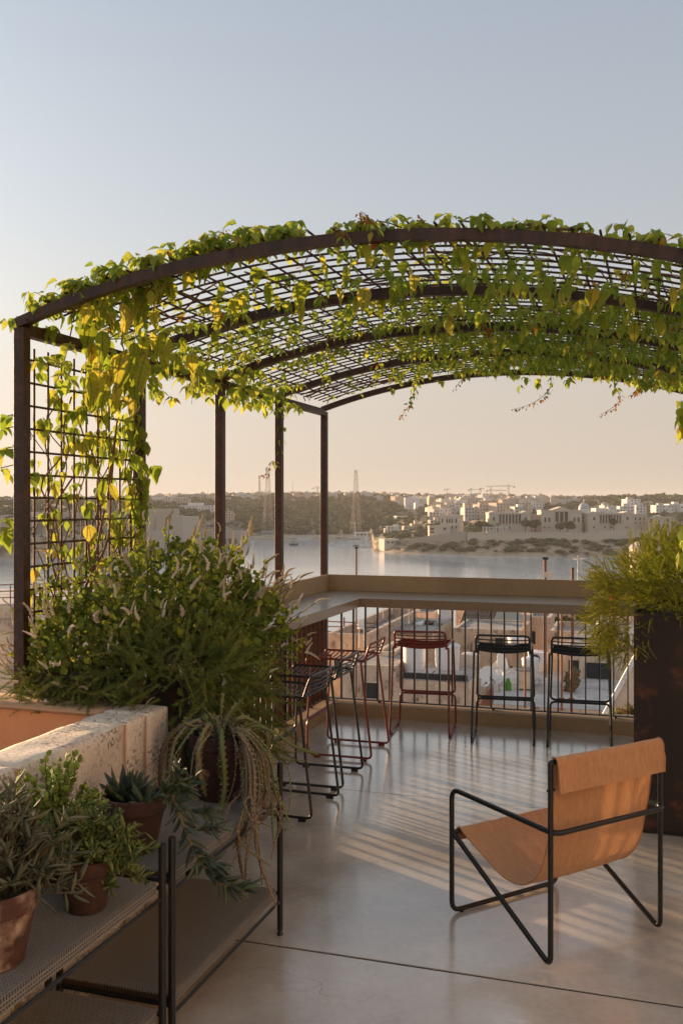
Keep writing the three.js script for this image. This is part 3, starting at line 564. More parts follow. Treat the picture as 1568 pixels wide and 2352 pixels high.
  for (let k = 0; k < 3; k++) stems.push(sweep(spline([V(0.06, 1.0, 3.2 + k * 0.1), V(0.05, 1.25, 3.42 + k * 0.06), V(0.05, 1.5, 3.5 - k * 0.08), V(0.02, 1.75, 3.3 - k * 0.02), V(0.02, 2.1, 3.2)], 30), t => 0.008 * (1 - 0.6 * t), 6));
  part('stem', merge(stems), M.vineStem, v);
  [ovate, ovate2, ovate3].forEach((g, q) => stuff('foliage', g, M.vineLeaf, mats.filter((_, i) => i % 3 === q), v, cols.filter((_, i) => i % 3 === q)));
  const veins = texture(128, (i, j) => { const x = i / 128 - 0.5, y = j / 128, f = Math.abs(((y - Math.abs(x) * 0.9) * 7) % 1 - 0.5); const k = Math.abs(x) < 0.012 ? 0.6 : f < 0.05 ? 0.78 : 0.95 + 0.1 * NZ.noise(i * 0.1, j * 0.1, 2); return [k, k, k]; }, true);
  // the large pointed leaves at the near corner
  const bigM = [[0.52, 0.47, 0.05], [0.42, 0.44, 0.035], [0.28, 0.34, 0.025], [0.55, 0.47, 0.07]].map(q => { const m = M.leaf(q, 0.62); m.map = veins; return m; });
  const big = (p, len, face) => { const d = V(gauss() * 0.35, -1, gauss() * 0.3), m = part('leaf', pick([bigLeafA, bigLeafB, bigLeafC]), pick(bigM), v); m.applyMatrix4(put(p, d, face.clone().add(rdir().multiplyScalar(0.55)), len, len * rr(0.9, 1.1), len)); };
  for (let k = 0; k < 28; k++) { const px = 195 + 165 * R(), py = 690 + 170 * R(); big(at(px, py, rr(3.95, 4.45)), rr(0.11, 0.19), V(0.75, 0.2, 0.6)); }
  for (let k = 0; k < 30; k++) { const t = R(), px = lerp(230, 500, t) + gauss() * 20, py = lerp(690, 575, t) + gauss() * 25; big(at(px, py, lerp(4.3, 4.0, t)), rr(0.1, 0.165), V(0.6, 0.35, 0.7)); }
  for (let k = 0; k < 8; k++) big(at(rr(330, 440), rr(760, 815), rr(4.3, 4.7)), rr(0.1, 0.15), V(0.7, 0.2, 0.6));
  for (let k = 0; k < 20; k++) { const px = rr(190, 320), py = rr(820, 920); big(at(px, py, rr(4.1, 4.5)), rr(0.08, 0.13), V(0.75, 0.1, 0.65)); }
  for (let k = 0; k < 26; k++) { const x = rr(0.3, 1.5), z = rr(3.0, 3.75); big(V(x, archY(x) + rr(-0.05, 0.06), z), rr(0.09, 0.14), V(0.6, 0.5, 0.7)); }
  for (let k = 0; k < 10; k++) { const x = rr(1.2, 2.8), z = rr(2.2, 3.85); big(V(x, archY(x) + rr(-0.05, 0.05), z), rr(0.085, 0.12), V(0.3, 0.3, 0.9)); }
  for (const [px, py, l] of [[205, 1225, 0.13], [240, 1120, 0.13], [232, 1150, 0.1], [255, 1130, 0.12], [190, 1035, 0.1], [210, 1010, 0.1]]) big(at(px, py - 20, 4.45), l, V(0.6, 0.1, 0.8));
}
// ------------------------------------------------------------------ white-spiked shrub in the left planter
{
  reseed(991);
  const s = thing('flowering_shrub', 'bushy green shrub covered in woolly white flower spikes', 'shrub', [0.3, 0.94, 3.25]);
  const o = V(0.3, 0.94, 3.25), mats = [], cols = [], twigs = [];
  const lobes = [[-0.02, 0.1, 0.05, 0.46, 0.42, 0.66], [0.2, 0.0, -0.28, 0.3, 0.34, 0.3], [0.18, 0.02, 0.22, 0.36, 0.34, 0.38], [-0.1, -0.02, 0.46, 0.28, 0.32, 0.26], [0.04, 0.16, -0.15, 0.36, 0.36, 0.44]];
  const surf = (lo, hi) => { const l = pick(lobes), d = rdir(); if (d.y < -0.35) d.y *= -0.6; d.normalize(); const k = rr(lo, hi); return [V(l[0] + d.x * l[3] * k, l[1] + d.y * l[4] * k, l[2] + d.z * l[5] * k), d]; };
  const G1 = [0.115, 0.165, 0.028], G2 = [0.21, 0.265, 0.04], Yl = [0.38, 0.4, 0.045];
  for (let i = 0; i < 2700; i++) {
    const [p, d] = surf(i < 700 ? 0.5 : 0.8, 1.08);
    const n = 2 + (R() * 3 | 0); for (let k = 0; k < n; k++) { const q = rdir().multiplyScalar(0.9).add(d).add(V(0, 0.25, 0)), l = rr(0.022, 0.046); mats.push(put(p.clone().add(rdir().multiplyScalar(0.02)), q, d.clone().add(rdir().multiplyScalar(0.8)), l)); cols.push(R() < 0.2 ? tint(G2, Yl) : tint(G1, G2)); }
  }
  const spikeMat = [[0.84, 0.76, 0.62], [0.74, 0.64, 0.5], [0.88, 0.82, 0.7], [0.66, 0.58, 0.38]].map(c => M.leaf(c, 0.35, 1));
  const spikeGeo = [];
  for (let q = 0; q < 6; q++) {         // a bent spike of woolly whorls: little upturned florets round a stem
    const b = rr(0.0, 0.9), pts = []; for (let i = 0; i <= 10; i++) { const t = i / 10; pts.push(V(b * t * t * 0.7, t - 0.3 * b * t * t * t, 0.08 * Math.sin(t * 3 + q))); }
    const cv = new THREE.CatmullRomCurve3(pts), gs = [sweep(pts, t => 0.05 * (1 - 0.75 * t), 5)], f = new THREE.ConeGeometry(0.034, 0.12, 4, 1, true).translate(0, 0.04, 0);
    for (let w = 0; w < 19; w++) { const t = 0.03 + w / 19.5, p = cv.getPoint(t), T = cv.getTangent(t), n = w > 15 ? 4 : 7; for (let k = 0; k < n; k++) { const a = k / n * 6.283 + w * 0.5, s1 = T.clone().cross(V(0, 0, 1)).normalize(), s2 = T.clone().cross(s1), d = s1.multiplyScalar(Math.cos(a)).addScaledVector(s2, Math.sin(a)).addScaledVector(T, rr(0.2, 0.9)), l = (1.05 - 0.65 * t * t) * rr(0.7, 1.2); gs.push(f.clone().applyMatrix4(put(p, d, rdir(), l))); } }
    spikeGeo.push(merge(gs));
  }
  for (let i = 0; i < 300; i++) {
    const [p, d] = surf(0.92, 1.12); if (i > 90 && p.x > 0.2 && p.z > 0.2 && p.y < 0.2) continue;
    const dir = d.clone().multiplyScalar(0.85).add(V(gauss() * 0.3 + 0.05, 0.75, gauss() * 0.3)).normalize(), L = rr(0.05, 0.085) * (R() < 0.15 ? 1.35 : 1);
    const st = rr(0.05, 0.16), base = p.clone().addScaledVector(dir, st);
    twigs.push(sweep([p.clone().addScaledVector(d, -0.14), p, base], 0.0016, 4));
    for (let k = 0; k < 5; k++) { const q = p.clone().addScaledVector(dir, st * k / 5), a = rdir(); mats.push(put(q, a.add(dir.clone().multiplyScalar(0.6)), rdir(), rr(0.02, 0.036))); cols.push(tint(G2, Yl)); }
    const m = part('flower_spike', pick(spikeGeo), pick(spikeMat), s); m.applyMatrix4(put(base, dir, rdir(), L, L * 1.35, L * 1.35));
  }
  // long stray spikes seen against the post and the wall
  for (const [px, py, ux, uy, D] of [[45, 1452, -1, -0.05, 4.2], [40, 1482, -1, 0.35, 4.2], [38, 1500, -1, 0.05, 4.2], [42, 1568, -1, 0.15, 4.0], [95, 1590, -1, 0.25, 3.9], [660, 1340, 0.9, -0.4, 5.0], [690, 1330, 0.9, -0.55, 5.0], [700, 1500, 0.8, 0.2, 4.7], [725, 1385, 1, -0.5, 5.2], [170, 1590, 0.1, 1, 3.95]]) {
    const p = at(px, py, D).sub(o), dir = V(CY * ux, -uy, -SY * ux).normalize(); twigs.push(sweep([p.clone().addScaledVector(dir, -0.2).add(V(0, -0.02, 0)), p], 0.0017, 4));
    const m = part('flower_spike', pick(spikeGeo), pick(spikeMat), s); m.applyMatrix4(put(p, dir, rdir(), 0.085, 0.1, 0.1));
  }
  for (let i = 0; i < 110; i++) { const [p] = surf(0.6, 0.95), b = V(gauss() * 0.12, 0.0, clamp(gauss() * 0.35, -0.55, 0.6)); twigs.push(sweep(spline([b, b.clone().lerp(p, 0.5).add(V(0, 0.08, 0)), p], 6), t => 0.004 * (1 - 0.6 * t), 4)); }
  part('branches', merge(twigs), M.twig, s);
  stuff('foliage', roundLeaf, M.shrubLeaf, mats, s, cols);
}
// ------------------------------------------------------------------ needle plants
function sprig(n, len, spread, nl, bend, sd, nw = 0.0014) {      // a stem of unit-ish length with needles round it
  reseed(sd); const gs = [], pts = []; for (let i = 0; i <= 8; i++) { const t = i / 8; pts.push(V(bend * t * t * len, len * (t - 0.25 * Math.abs(bend) * t * t), 0.03 * len * Math.sin(t * 4))); }
  gs.push(sweep(pts, t => 0.0016 * (1 - 0.7 * t), 3));
  const pos = [], idx = [], nor = [], uv = [], cv = new THREE.CatmullRomCurve3(pts);
  for (let k = 0; k < n; k++) {
    const t = 0.06 + 0.94 * k / n, p = cv.getPoint(t), T = cv.getTangent(t), a = k * 2.4 + gauss() * 0.3, s1 = V(0, 0, 1).cross(T).normalize(), s2 = T.clone().cross(s1);
    const d = T.clone().multiplyScalar(0.75).addScaledVector(s1, Math.cos(a) * spread).addScaledVector(s2, Math.sin(a) * spread).normalize(), l = nl * rr(0.7, 1.2) * (1 - 0.45 * t), w = d.clone().cross(rdir()).normalize().multiplyScalar(nw), e = p.clone().addScaledVector(d, l), N = w.clone().cross(d).normalize(), o = pos.length / 3;
    for (const q of [p.clone().sub(w), p.clone().add(w), e]) { pos.push(q.x, q.y, q.z); nor.push(N.x, N.y, N.z); uv.push(0, 0); } idx.push(o, o + 1, o + 2);
  }
  const g = new THREE.BufferGeometry(); g.setAttribute('position', new THREE.Float32BufferAttribute(pos, 3)); g.setAttribute('normal', new THREE.Float32BufferAttribute(nor, 3)); g.setAttribute('uv', new THREE.Float32BufferAttribute(uv, 2)); g.setIndex(idx);
  gs.push(g); return merge(gs);
}
const sprigs = [sprig(120, 0.22, 0.75, 0.03, 0.1, 5, 0.0021), sprig(120, 0.24, 0.75, 0.03, 0.8, 6, 0.0021), sprig(100, 0.2, 0.8, 0.028, -0.6, 7, 0.0021)];
const plume = [sprig(190, 0.2, 1.6, 0.026, 0.25, 15, 0.0019), sprig(190, 0.19, 1.6, 0.026, -0.5, 16, 0.0019)];
{
  reseed(555);
  const t = thing('trailing_rosemary', 'dark trailing rosemary spilling over the limestone corner below the white-spiked shrub', 'shrub', [0.5, 0.94, 3.7]);
  const o = V(0.5, 0.94, 3.7), M3 = [[], [], []], C3 = [[], [], []], st = [];
  const add = (p, d, s, c1, c2) => { const k = R() * 3 | 0; M3[k].push(put(p.clone().sub(o), d, rdir(), s)); C3[k].push(tint(c1, c2)); };
  const D1 = [0.09, 0.12, 0.022], D2 = [0.22, 0.24, 0.055];
  for (let i = 0; i < 330; i++) {           // mound bulging over the front corner of the planter
    const d = rdir(); if (d.y < -0.4) d.y *= -1; const k = rr(0.94, 1.02), p = V(0.62 + d.x * 0.3 * k, 0.89 + d.y * 0.17 * k, 3.78 + d.z * 0.26 * k); if (p.y < 0.9 && p.x < 0.72 && p.z > 3.97) continue; const dir = d.clone().add(V(0.2, R() < 0.55 ? -0.5 : 0.35, 0.25)).add(rdir().multiplyScalar(0.4)); add(p, dir, rr(0.55, 0.95), D1, D2);
  }
  for (let i = 0; i < 260; i++) {           // drape down the side toward the stools
    const z = rr(2.95, 3.92), x = 0.6 + 0.2 * R() + (z > 3.3 ? 0.08 : 0), y = rr(0.42, 1.0) + Math.max(0, 3.3 - z) * 0.3; add(V(x, y, z), V(0.35 + gauss() * 0.4, -0.8, gauss() * 0.5 + 0.2), rr(0.65, 1.05), D1, D2);
  }
  for (let i = 0; i < 150; i++) { const x = rr(0.05, 0.6), p = V(x, rr(0.86, 1.0), rr(3.9, 4.05)); add(p, V(gauss() * 0.5, -0.35, 0.8), rr(0.5, 0.8), D1, D2); }
  for (let i = 0; i < 70; i++) { const a = V(0.45 + gauss() * 0.1, 1.0, rr(3.0, 3.8)), b = V(0.68 + rr(0, 0.1), rr(0.5, 0.9), a.z + gauss() * 0.15); st.push(sweep(spline([a, V((a.x + b.x) / 2 + 0.05, 1.02, (a.z + b.z) / 2), b], 8).map(q => q.sub(o)), 0.0022, 4)); }
  part('branches', merge(st), M.twig, t);
  M3.forEach((m, k) => stuff('foliage', sprigs[k], M.needle, m, t, C3[k]));
}
{
  reseed(777);
  const o = V(2.7, 1.1, 1.8), t = thing('asparagus_fern', 'feathery yellow-green fern overflowing the tall rusty planter', 'fern', [o.x, o.y, o.z]);
  const A = [[], [], [], [], []], C = [[], [], [], [], []], st = [], geos = [...sprigs, ...plume];
  const add = (p, d, s, k, c1, c2) => { A[k].push(put(p.clone().sub(o), d, rdir(), s)); C[k].push(tint(c1, c2)); };
  for (let i = 0; i < 2300; i++) {          // plumes above
    const d = rdir(); if (d.y < -0.1) d.y *= -1; const k = rr(0.55, 1), p = V(2.72 + d.x * 0.4 * k, 1.14 + d.y * 0.36 * k, 1.85 + d.z * 0.5 * k); add(p, d.clone().multiplyScalar(0.8).add(V(0, 0.35, 0)).add(rdir().multiplyScalar(0.7)), rr(0.28, 0.5), 3 + (R() * 2 | 0), [0.2, 0.25, 0.02], [0.46, 0.46, 0.045]);
  }
  for (let i = 0; i < 2600; i++) {          // arching outer shoots, lower on the left and front
    const a = rr(0, 6.28), d = V(Math.cos(a), 0, Math.sin(a)), k = rr(0.75, 1.12), y = rr(0.86, 1.3), p = V(2.64 + d.x * 0.4 * k, y, 1.85 + d.z * 0.44 * k); if (p.y < 1.12 && p.x > 2.41 && p.z < 2.25 && p.z > 1.29) continue; if (p.x > 2.5 && p.z > 2.25 && p.y < 1.1) continue;
    add(p, d.clone().add(V(0, y > 1.15 ? 0.2 : -0.5, 0)).add(rdir().multiplyScalar(0.8)), rr(0.25, 0.45), R() * 3 | 0, [0.15, 0.17, 0.022], [0.36, 0.34, 0.045]);
  }
  for (const [px, py, ux, uy, n] of [[1365, 1420, -1, 0.1, 40], [1385, 1440, -0.6, 0.8, 40], [1400, 1450, -0.4, 1, 34], [1430, 1460, 0.1, 1, 26], [1400, 1390, -1, 0.2, 60], [1410, 1350, -1, -0.2, 60], [1390, 1330, -1, -0.2, 34], [1440, 1310, -0.5, -0.8, 50], [1490, 1270, -0.2, -1, 40], [1530, 1240, 0, -1, 40], [1385, 1310, -0.8, -0.6, 10], [1450, 1260, -0.4, -1, 12], [1500, 1235, -0.1, -1, 12], [1480, 1250, 0.2, -1, 10], [1455, 1290, -0.8, -0.8, 12], [1420, 1385, -1, 0.5, 12]])
    for (let k = 0; k < n; k++) { const p = at(px + gauss() * 18, py + gauss() * 16, rr(5.0, 5.5)); add(p, V(CY * ux, -uy, -SY * ux).add(rdir().multiplyScalar(0.5)), rr(0.28, 0.5), R() < 0.5 ? 0 : 3, [0.18, 0.2, 0.025], [0.36, 0.35, 0.05]); }
  for (let i = 0; i < 70; i++) { const b = V(2.72 + gauss() * 0.12, 1.08, 1.8 + gauss() * 0.2), d = rdir(); d.y = Math.abs(d.y); const e = V(2.7 + d.x * 0.4, 1.12 + d.y * 0.3, 1.85 + d.z * 0.42); st.push(sweep(spline([b, b.clone().lerp(e, 0.5).add(V(0, 0.08, 0)), e], 8).map(q => q.sub(o)), 0.002, 4)); }
  part('branches', merge(st), M.twig, t);
  geos.forEach((g, k) => stuff('foliage', g, M.needle, A[k], t, C[k]));
  // one dry red creeper shoot hanging from it
  const d = thing('creeper_shoot', 'dry red creeper shoot hanging between the fern and the black stool', 'vine');
  const cv = spline([at(1405, 1352, 5.2), at(1408, 1385, 5.2), at(1398, 1425, 5.3), at(1385, 1465, 5.8), at(1372, 1490, 6.2)], 30); part('stem', sweep(cv, 0.0026, 5), std({ color: lc(0.28, 0.08, 0.05), roughness: 0.8 }), d);
  const red = M.leaf([0.38, 0.11, 0.05], 0.4); for (let k = 0; k < 16; k++) { const m = part('leaf', ovate2, red, d), p = cv[Math.min(30, [1, 2, 3, 4, 5, 16, 18, 26][k % 8])]; m.applyMatrix4(put(p, rdir().add(V(0, -0.4, 0)), rdir(), rr(0.03, 0.06))); }
}
// ------------------------------------------------------------------ pots
function pot(name, label, x, z, y, rt, h, mat, rimH = 0.045, turn = 0) {
  const p = thing(name, label, 'flower pot', [x, y, z], turn);
  const rb = rt * 0.68, P = [[0, 0], [rb - 0.004, 0], [rb, 0.004], [lerp(rb, rt * 0.93, 0.5), (h - rimH) * 0.5], [rt * 0.93, h - rimH - 0.002], [rt * 0.985, h - rimH], [rt, h - rimH + 0.006], [rt, h - 0.006], [rt - 0.005, h], [rt - 0.012, h - 0.002], [rt - 0.014, h - 0.025], [rt - 0.016, h - 0.06]];
  const g = new THREE.LatheGeometry(P.map(q => new THREE.Vector2(q[0], q[1])), 40), uv = g.attributes.uv; const n = P.length; let L = [0]; for (let i = 1; i < n; i++) L.push(L[i - 1] + Math.hypot(P[i][0] - P[i - 1][0], P[i][1] - P[i - 1][1]));
  for (let i = 0; i < uv.count; i++) uv.setXY(i, uv.getX(i) * rt * 6.28, L[i % n]);
  part('body', g, mat, p);
  part('soil', new THREE.CylinderGeometry(rt - 0.0165, rt - 0.0165, 0.012, 30).translate(0, h - 0.045, 0), M.soil, p);
  return p;
}
const SY2 = 0.5575;
pot('terracotta_pot', 'dark terracotta pot under the trailing jagged-stemmed cactus', 0.962, 4.03, SY2, 0.117, 0.25, M.terraDark, 0.055);
pot('terracotta_pot', 'terracotta pot holding the dark pointed succulents', 0.934, 4.62, SY2, 0.104, 0.178, M.terraDark, 0.05);
pot('terracotta_pot', 'small dark terracotta pot under the bushy green stonecrop', 1.045, 5.07, SY2, 0.078, 0.145, M.terraDark, 0.04);
pot('terracotta_pot', 'big terracotta pot with white lime stains at the shelf edge', 1.0, 5.41, SY2, 0.113, 0.185, M.terra, 0.05);
pot('terracotta_pot', 'terracotta pot of the round-leaved jade bush against the limestone wall', 0.85, 4.93, SY2, 0.075, 0.135, M.terraDark, 0.04);
// jagged-stemmed trailing cactus
{
  reseed(1717);
  const o = V(0.962, SY2 + 0.205, 4.03), c = thing('trailing_cactus', 'trailing cactus with flat jagged stems and white dots spilling from its pot', 'cactus', [o.x, o.y, o.z]);
  const mats = [[0.13, 0.15, 0.035], [0.2, 0.2, 0.055], [0.2, 0.17, 0.075], [0.25, 0.175, 0.1], [0.14, 0.095, 0.05]].map(q => std({ color: lc(...q), roughness: 0.7 })), dot = std({ color: lc(0.62, 0.56, 0.48), roughness: 0.9 }), od = new THREE.OctahedronGeometry(0.0019, 0);
  const ribbon = (pts, w, m) => {
    const cv = new THREE.CatmullRomCurve3(pts), L = cv.getLength(), n = Math.max(10, Math.round(L / 0.011)), pos = [], idx = [], dots = []; let nrm = rdir(); const tw = gauss() * 1.5;
    for (let i = 0; i <= n; i++) {
      const t = i / n, p = cv.getPointAt(t), T = cv.getTangentAt(t); nrm.sub(T.clone().multiplyScalar(nrm.dot(T))).normalize(); const a = tw * t, s = nrm.clone().multiplyScalar(Math.cos(a)).addScaledVector(T.clone().cross(nrm), Math.sin(a)), u = T.clone().cross(s);
      const tooth = i % 2 ? 1.1 : 0.6, ww = w * tooth * Math.min(1, 0.35 + t * 5) * (t > 0.9 ? 1 - (t - 0.9) * 6 : 1);
      for (const q of [p.clone().addScaledVector(s, -ww), p.clone().addScaledVector(u, 0.0022), p.clone().addScaledVector(s, ww), p.clone().addScaledVector(u, -0.0022)]) pos.push(q.x, q.y, q.z);
      if (i % 2 && t > 0.08 && R() < 0.7) for (const sg of [-1, 1]) { const q = p.clone().addScaledVector(s, sg * ww); dots.push(od.clone().translate(q.x, q.y, q.z)); }
    }
    for (let i = 0; i < n; i++) for (let s = 0; s < 4; s++) { const a = i * 4 + s, b = i * 4 + (s + 1) % 4; idx.push(a, b, a + 4, b, b + 4, a + 4); }
    const g = new THREE.BufferGeometry(); g.setAttribute('position', new THREE.Float32BufferAttribute(pos, 3)); g.setIndex(idx); g.computeVertexNormals();
    const st = part('stem', g, m, c); if (dots.length) part('areoles', merge(dots), dot, st).userData.kind = 'stuff';
  };
  for (let i = 0; i < 34; i++) {            // arching all round the rim
    const a = i / 34 * 6.283 + gauss() * 0.2, d = V(Math.cos(a), 0, Math.sin(a)), r0 = rr(0.01, 0.05), reach = rr(0.12, 0.2), drop = rr(0.06, 0.26);
    ribbon([d.clone().multiplyScalar(r0), d.clone().multiplyScalar(reach * 0.5).add(V(0, rr(0.05, 0.1), 0)), d.clone().multiplyScalar(reach).add(V(0, rr(0.0, 0.05), 0)), d.clone().multiplyScalar(reach + 0.02).add(V(gauss() * 0.02, -drop * 0.5, gauss() * 0.02)), d.clone().multiplyScalar(reach + 0.02).add(V(gauss() * 0.08, -drop, gauss() * 0.08))], rr(0.008, 0.017), pick(mats));
  }
  for (const [dx, dy, dz] of [[0.02, 0.2, 0.02], [0.12, 0.19, 0.05], [-0.06, 0.14, 0.02], [0.08, 0.12, 0.1], [-0.13, 0.1, 0.05], [0.0, 0.13, 0.06], [-0.1, 0.09, 0.1], [0.17, 0.1, 0.02], [0.05, 0.15, -0.03], [-0.16, 0.07, -0.02]]) ribbon([V(0, 0, 0), V(dx * 0.4, dy * 0.55, dz * 0.4), V(dx, dy, dz)], rr(0.006, 0.01), pick(mats.slice(0, 3)));
  for (let i = 0; i < 24; i++) {            // the long curtain over the shelf edge
    const x = rr(0.16, 0.27), z = rr(-0.02, 0.3), end = -rr(0.2, 0.5) - (R() < 0.15 ? 0.12 : 0);
    ribbon([V(0.02, 0.0, 0.02), V(0.1, 0.06, z * 0.3), V(x * 0.85, -0.01, z * 0.6), V(x, -0.12, z * 0.85), V(x + gauss() * 0.03, end * 0.6, z + gauss() * 0.07), V(x + gauss() * 0.06, end, z + gauss() * 0.12)], rr(0.004, 0.01), pick(i % 3 ? mats.slice(2) : mats.slice(0, 3)));
  }
  ribbon([V(0.05, 0.02, 0), V(0.18, 0.06, -0.02), V(0.27, -0.06, 0.0), V(0.29, -0.2, 0.02), V(0.25, -0.32, 0.06)], 0.009, mats[0]);
  ribbon([V(0.05, 0.02, 0), V(0.17, 0.05, -0.06), V(0.27, -0.01, -0.08), V(0.36, -0.04, -0.1)], 0.008, mats[0]);
}
// dark pointed succulents and their trailing branch
{
  reseed(2323);
  const o = V(0.934, SY2 + 0.13, 4.62), c = thing('succulent', 'dark green pointed succulents with one long leafy branch trailing off the stand', 'succulent', [o.x, o.y, o.z]);
  const fg = [fleshy(0.11, 0.07, 0.25), fleshy(0.13, 0.08, -0.1)], mm = [[0.045, 0.06, 0.028], [0.06, 0.08, 0.035], [0.035, 0.05, 0.03], [0.08, 0.1, 0.04]].map(q => std({ color: lc(...q), roughness: 0.5 }));
  const leaf = (p, d, l, w = 1) => { const m = part('leaf', pick(fg), pick(mm), c); m.applyMatrix4(put(p, d, d.clone().cross(V(0.3, 0, 0.9)).add(rdir().multiplyScalar(0.4)), l, l * w, l * w)); };
  for (let i = 0; i < 46; i++) { const a = i * 2.4, t = i / 46, d = V(Math.cos(a) * (0.25 + t * 0.9), 1 - t * 0.35, Math.sin(a) * (0.25 + t * 0.9)).normalize(); leaf(V(-0.045, 0.01, -0.02).add(V(d.x * 0.015, 0, d.z * 0.015)), d, rr(0.085, 0.125), 0.9); }
  for (let i = 0; i < 20; i++) { const a = i * 2.4, t = i / 20, d = V(Math.cos(a) * (0.3 + t * 0.7), 0.9 - t * 0.3, Math.sin(a) * (0.3 + t * 0.7)).normalize(); leaf(V(0.05, 0.01, 0.02), d, rr(0.07, 0.1), 1); }
  const cv = spline([V(0.055, 0.01, 0.0), at(383, 1822, 3.06).sub(o), at(400, 1838, 3.03).sub(o), at(418, 1885, 3.0).sub(o), at(442, 1945, 2.97).sub(o), at(478, 2003, 2.95).sub(o), at(520, 2036, 2.94).sub(o), at(562, 2044, 2.95).sub(o)], 60);
  part('branch', sweep(cv, t => 0.0065 * (1 - 0.5 * t), 7), std({ color: lc(0.2, 0.14, 0.06), roughness: 0.7 }), c);
  for (let i = 6; i <= 60; i += 2) { const p = cv[i], T = cv[Math.min(60, i + 1)].clone().sub(cv[i - 1]).normalize(), tip = i / 60; for (const s of [-1, 1, 0.3]) { const q = T.clone().cross(rdir()).normalize().multiplyScalar(0.75 * Math.sign(s)).addScaledVector(T, 0.75).add(V(0, 0.25, 0)); leaf(p, q, rr(0.045, 0.075), 1.15); } }
  for (const [k, q] of [[14, V(0.07, 0.05, -0.02)], [22, V(0.09, 0.0, -0.02)], [30, V(0.08, 0.02, -0.04)], [38, V(0.07, 0.0, 0.02)], [10, V(0.06, 0.08, 0.02)]]) { const a = cv[k], b = a.clone().add(q); part('branch', sweep([a, a.clone().lerp(b, 0.5).add(V(0, 0.01, 0)), b], 0.0035, 5), mm[3], c); for (let i = 0; i < 14; i++) { const d = rdir().add(q.clone().normalize().multiplyScalar(1.1)); leaf(a.clone().lerp(b, rr(0.3, 1)), d, rr(0.04, 0.07), 1.2); } }
  const st = thing('pebble', 'smooth grey pebble lying in the succulent pot', 'pebble', [0.965, SY2 + 0.141, 4.655]); part('body', jitter(new THREE.IcosahedronGeometry(0.03, 2), 0.006, 30).scale(1.2, 0.7, 1), std({ color: lc(0.08, 0.085, 0.09), roughness: 0.6 }), st);
}
// bushy stonecrop, jade bush, grey-leaved plant
function bush(name, label, o, lobes, count, geo, c1, c2, lenLo, lenHi, mat, upBias, twigN) {
  const t = thing(name, label, 'potted plant', [o.x, o.y, o.z]), ms = [], cs = [], tw = [];
  for (let i = 0; i < twigN; i++) {
    const l = pick(lobes), d = rdir(); if (d.y < -0.5) d.y *= -0.5; const e = V(l[0] + d.x * l[3] * rr(0.7, 1), l[1] + d.y * l[4] * rr(0.7, 1), l[2] + d.z * l[5] * rr(0.7, 1)), b = V(gauss() * 0.02, 0, gauss() * 0.02), cv = spline([b, b.clone().lerp(e, 0.5).add(V(0, 0.02, 0)), e], 10); tw.push(sweep(cv, t2 => 0.0032 * (1 - 0.5 * t2), 4));
    const n = count / twigN; for (let k = 0; k < n; k++) { const u = Math.pow(R(), 0.5), p = cv[Math.min(10, Math.round(u * 10))].clone().add(rdir().multiplyScalar(0.006)), T = e.clone().sub(b).normalize(), q = rdir().add(T.multiplyScalar(0.7)).add(V(0, upBias, 0)); ms.push(put(p, q, rdir(), rr(lenLo, lenHi))); cs.push(tint(c1, c2)); }
  }
  part('stems', merge(tw), M.twig, t); stuff('foliage', geo, mat, ms, t, cs); return t;
}
{
  reseed(3131);
  const waxy = phys({ color: 0xffffff, roughness: 0.7, specularIntensity: 0.5 });
  bush('stonecrop', 'bushy bright green stonecrop with stubby fleshy leaves hanging over its pot', V(1.045, SY2 + 0.1, 5.07), [[0.0, 0.11, 0.0, 0.13, 0.1, 0.13], [0.07, 0.07, -0.06, 0.11, 0.1, 0.1], [0.1, 0.0, -0.05, 0.07, 0.1, 0.07], [-0.05, 0.08, 0.05, 0.11, 0.1, 0.1]], 2600, fleshy(0.17, 0.12, 0.1, 5), [0.07, 0.1, 0.025], [0.16, 0.19, 0.05], 0.016, 0.032, waxy, 0.3, 150);
  const disc = fleshy(0.42, 0.12, 0.08, 6);
  bush('jade_bush', 'small jade bush with round pale green leaves rising in front of the limestone wall', V(0.85, SY2 + 0.09, 4.93), [[0.0, 0.17, 0.0, 0.14, 0.13, 0.16], [0.1, 0.12, 0.04, 0.13, 0.1, 0.1], [-0.02, 0.16, 0.17, 0.1, 0.1, 0.12], [0.16, 0.06, 0.0, 0.1, 0.06, 0.06], [0.02, 0.2, -0.02, 0.1, 0.12, 0.1]], 1150, disc, [0.13, 0.19, 0.035], [0.26, 0.32, 0.06], 0.013, 0.022, waxy, 0.4, 62);
  bush('spiky_succulent', 'grey-green narrow-leaved succulent sprawling over the lime-stained pot', V(1.0, SY2 + 0.135, 5.41), [[0.0, 0.14, 0.0, 0.15, 0.13, 0.15], [0.02, 0.1, -0.13, 0.13, 0.12, 0.12], [0.1, 0.05, -0.1, 0.1, 0.1, 0.1], [-0.03, 0.18, -0.05, 0.12, 0.12, 0.12], [0.0, 0.2, 0.1, 0.12, 0.1, 0.1]], 1500, fleshy(0.09, 0.06, 0.2, 5), [0.06, 0.065, 0.038], [0.15, 0.15, 0.085], 0.03, 0.06, waxy, 0.3, 120);
  const st = thing('pebble', 'dark rounded stone resting in the lime-stained pot', 'pebble', [1.03, SY2 + 0.148, 5.37]); part('body', jitter(new THREE.IcosahedronGeometry(0.035, 2), 0.008, 25).scale(1.3, 0.75, 1), std({ color: lc(0.03, 0.035, 0.045), roughness: 0.5 }), st);
}
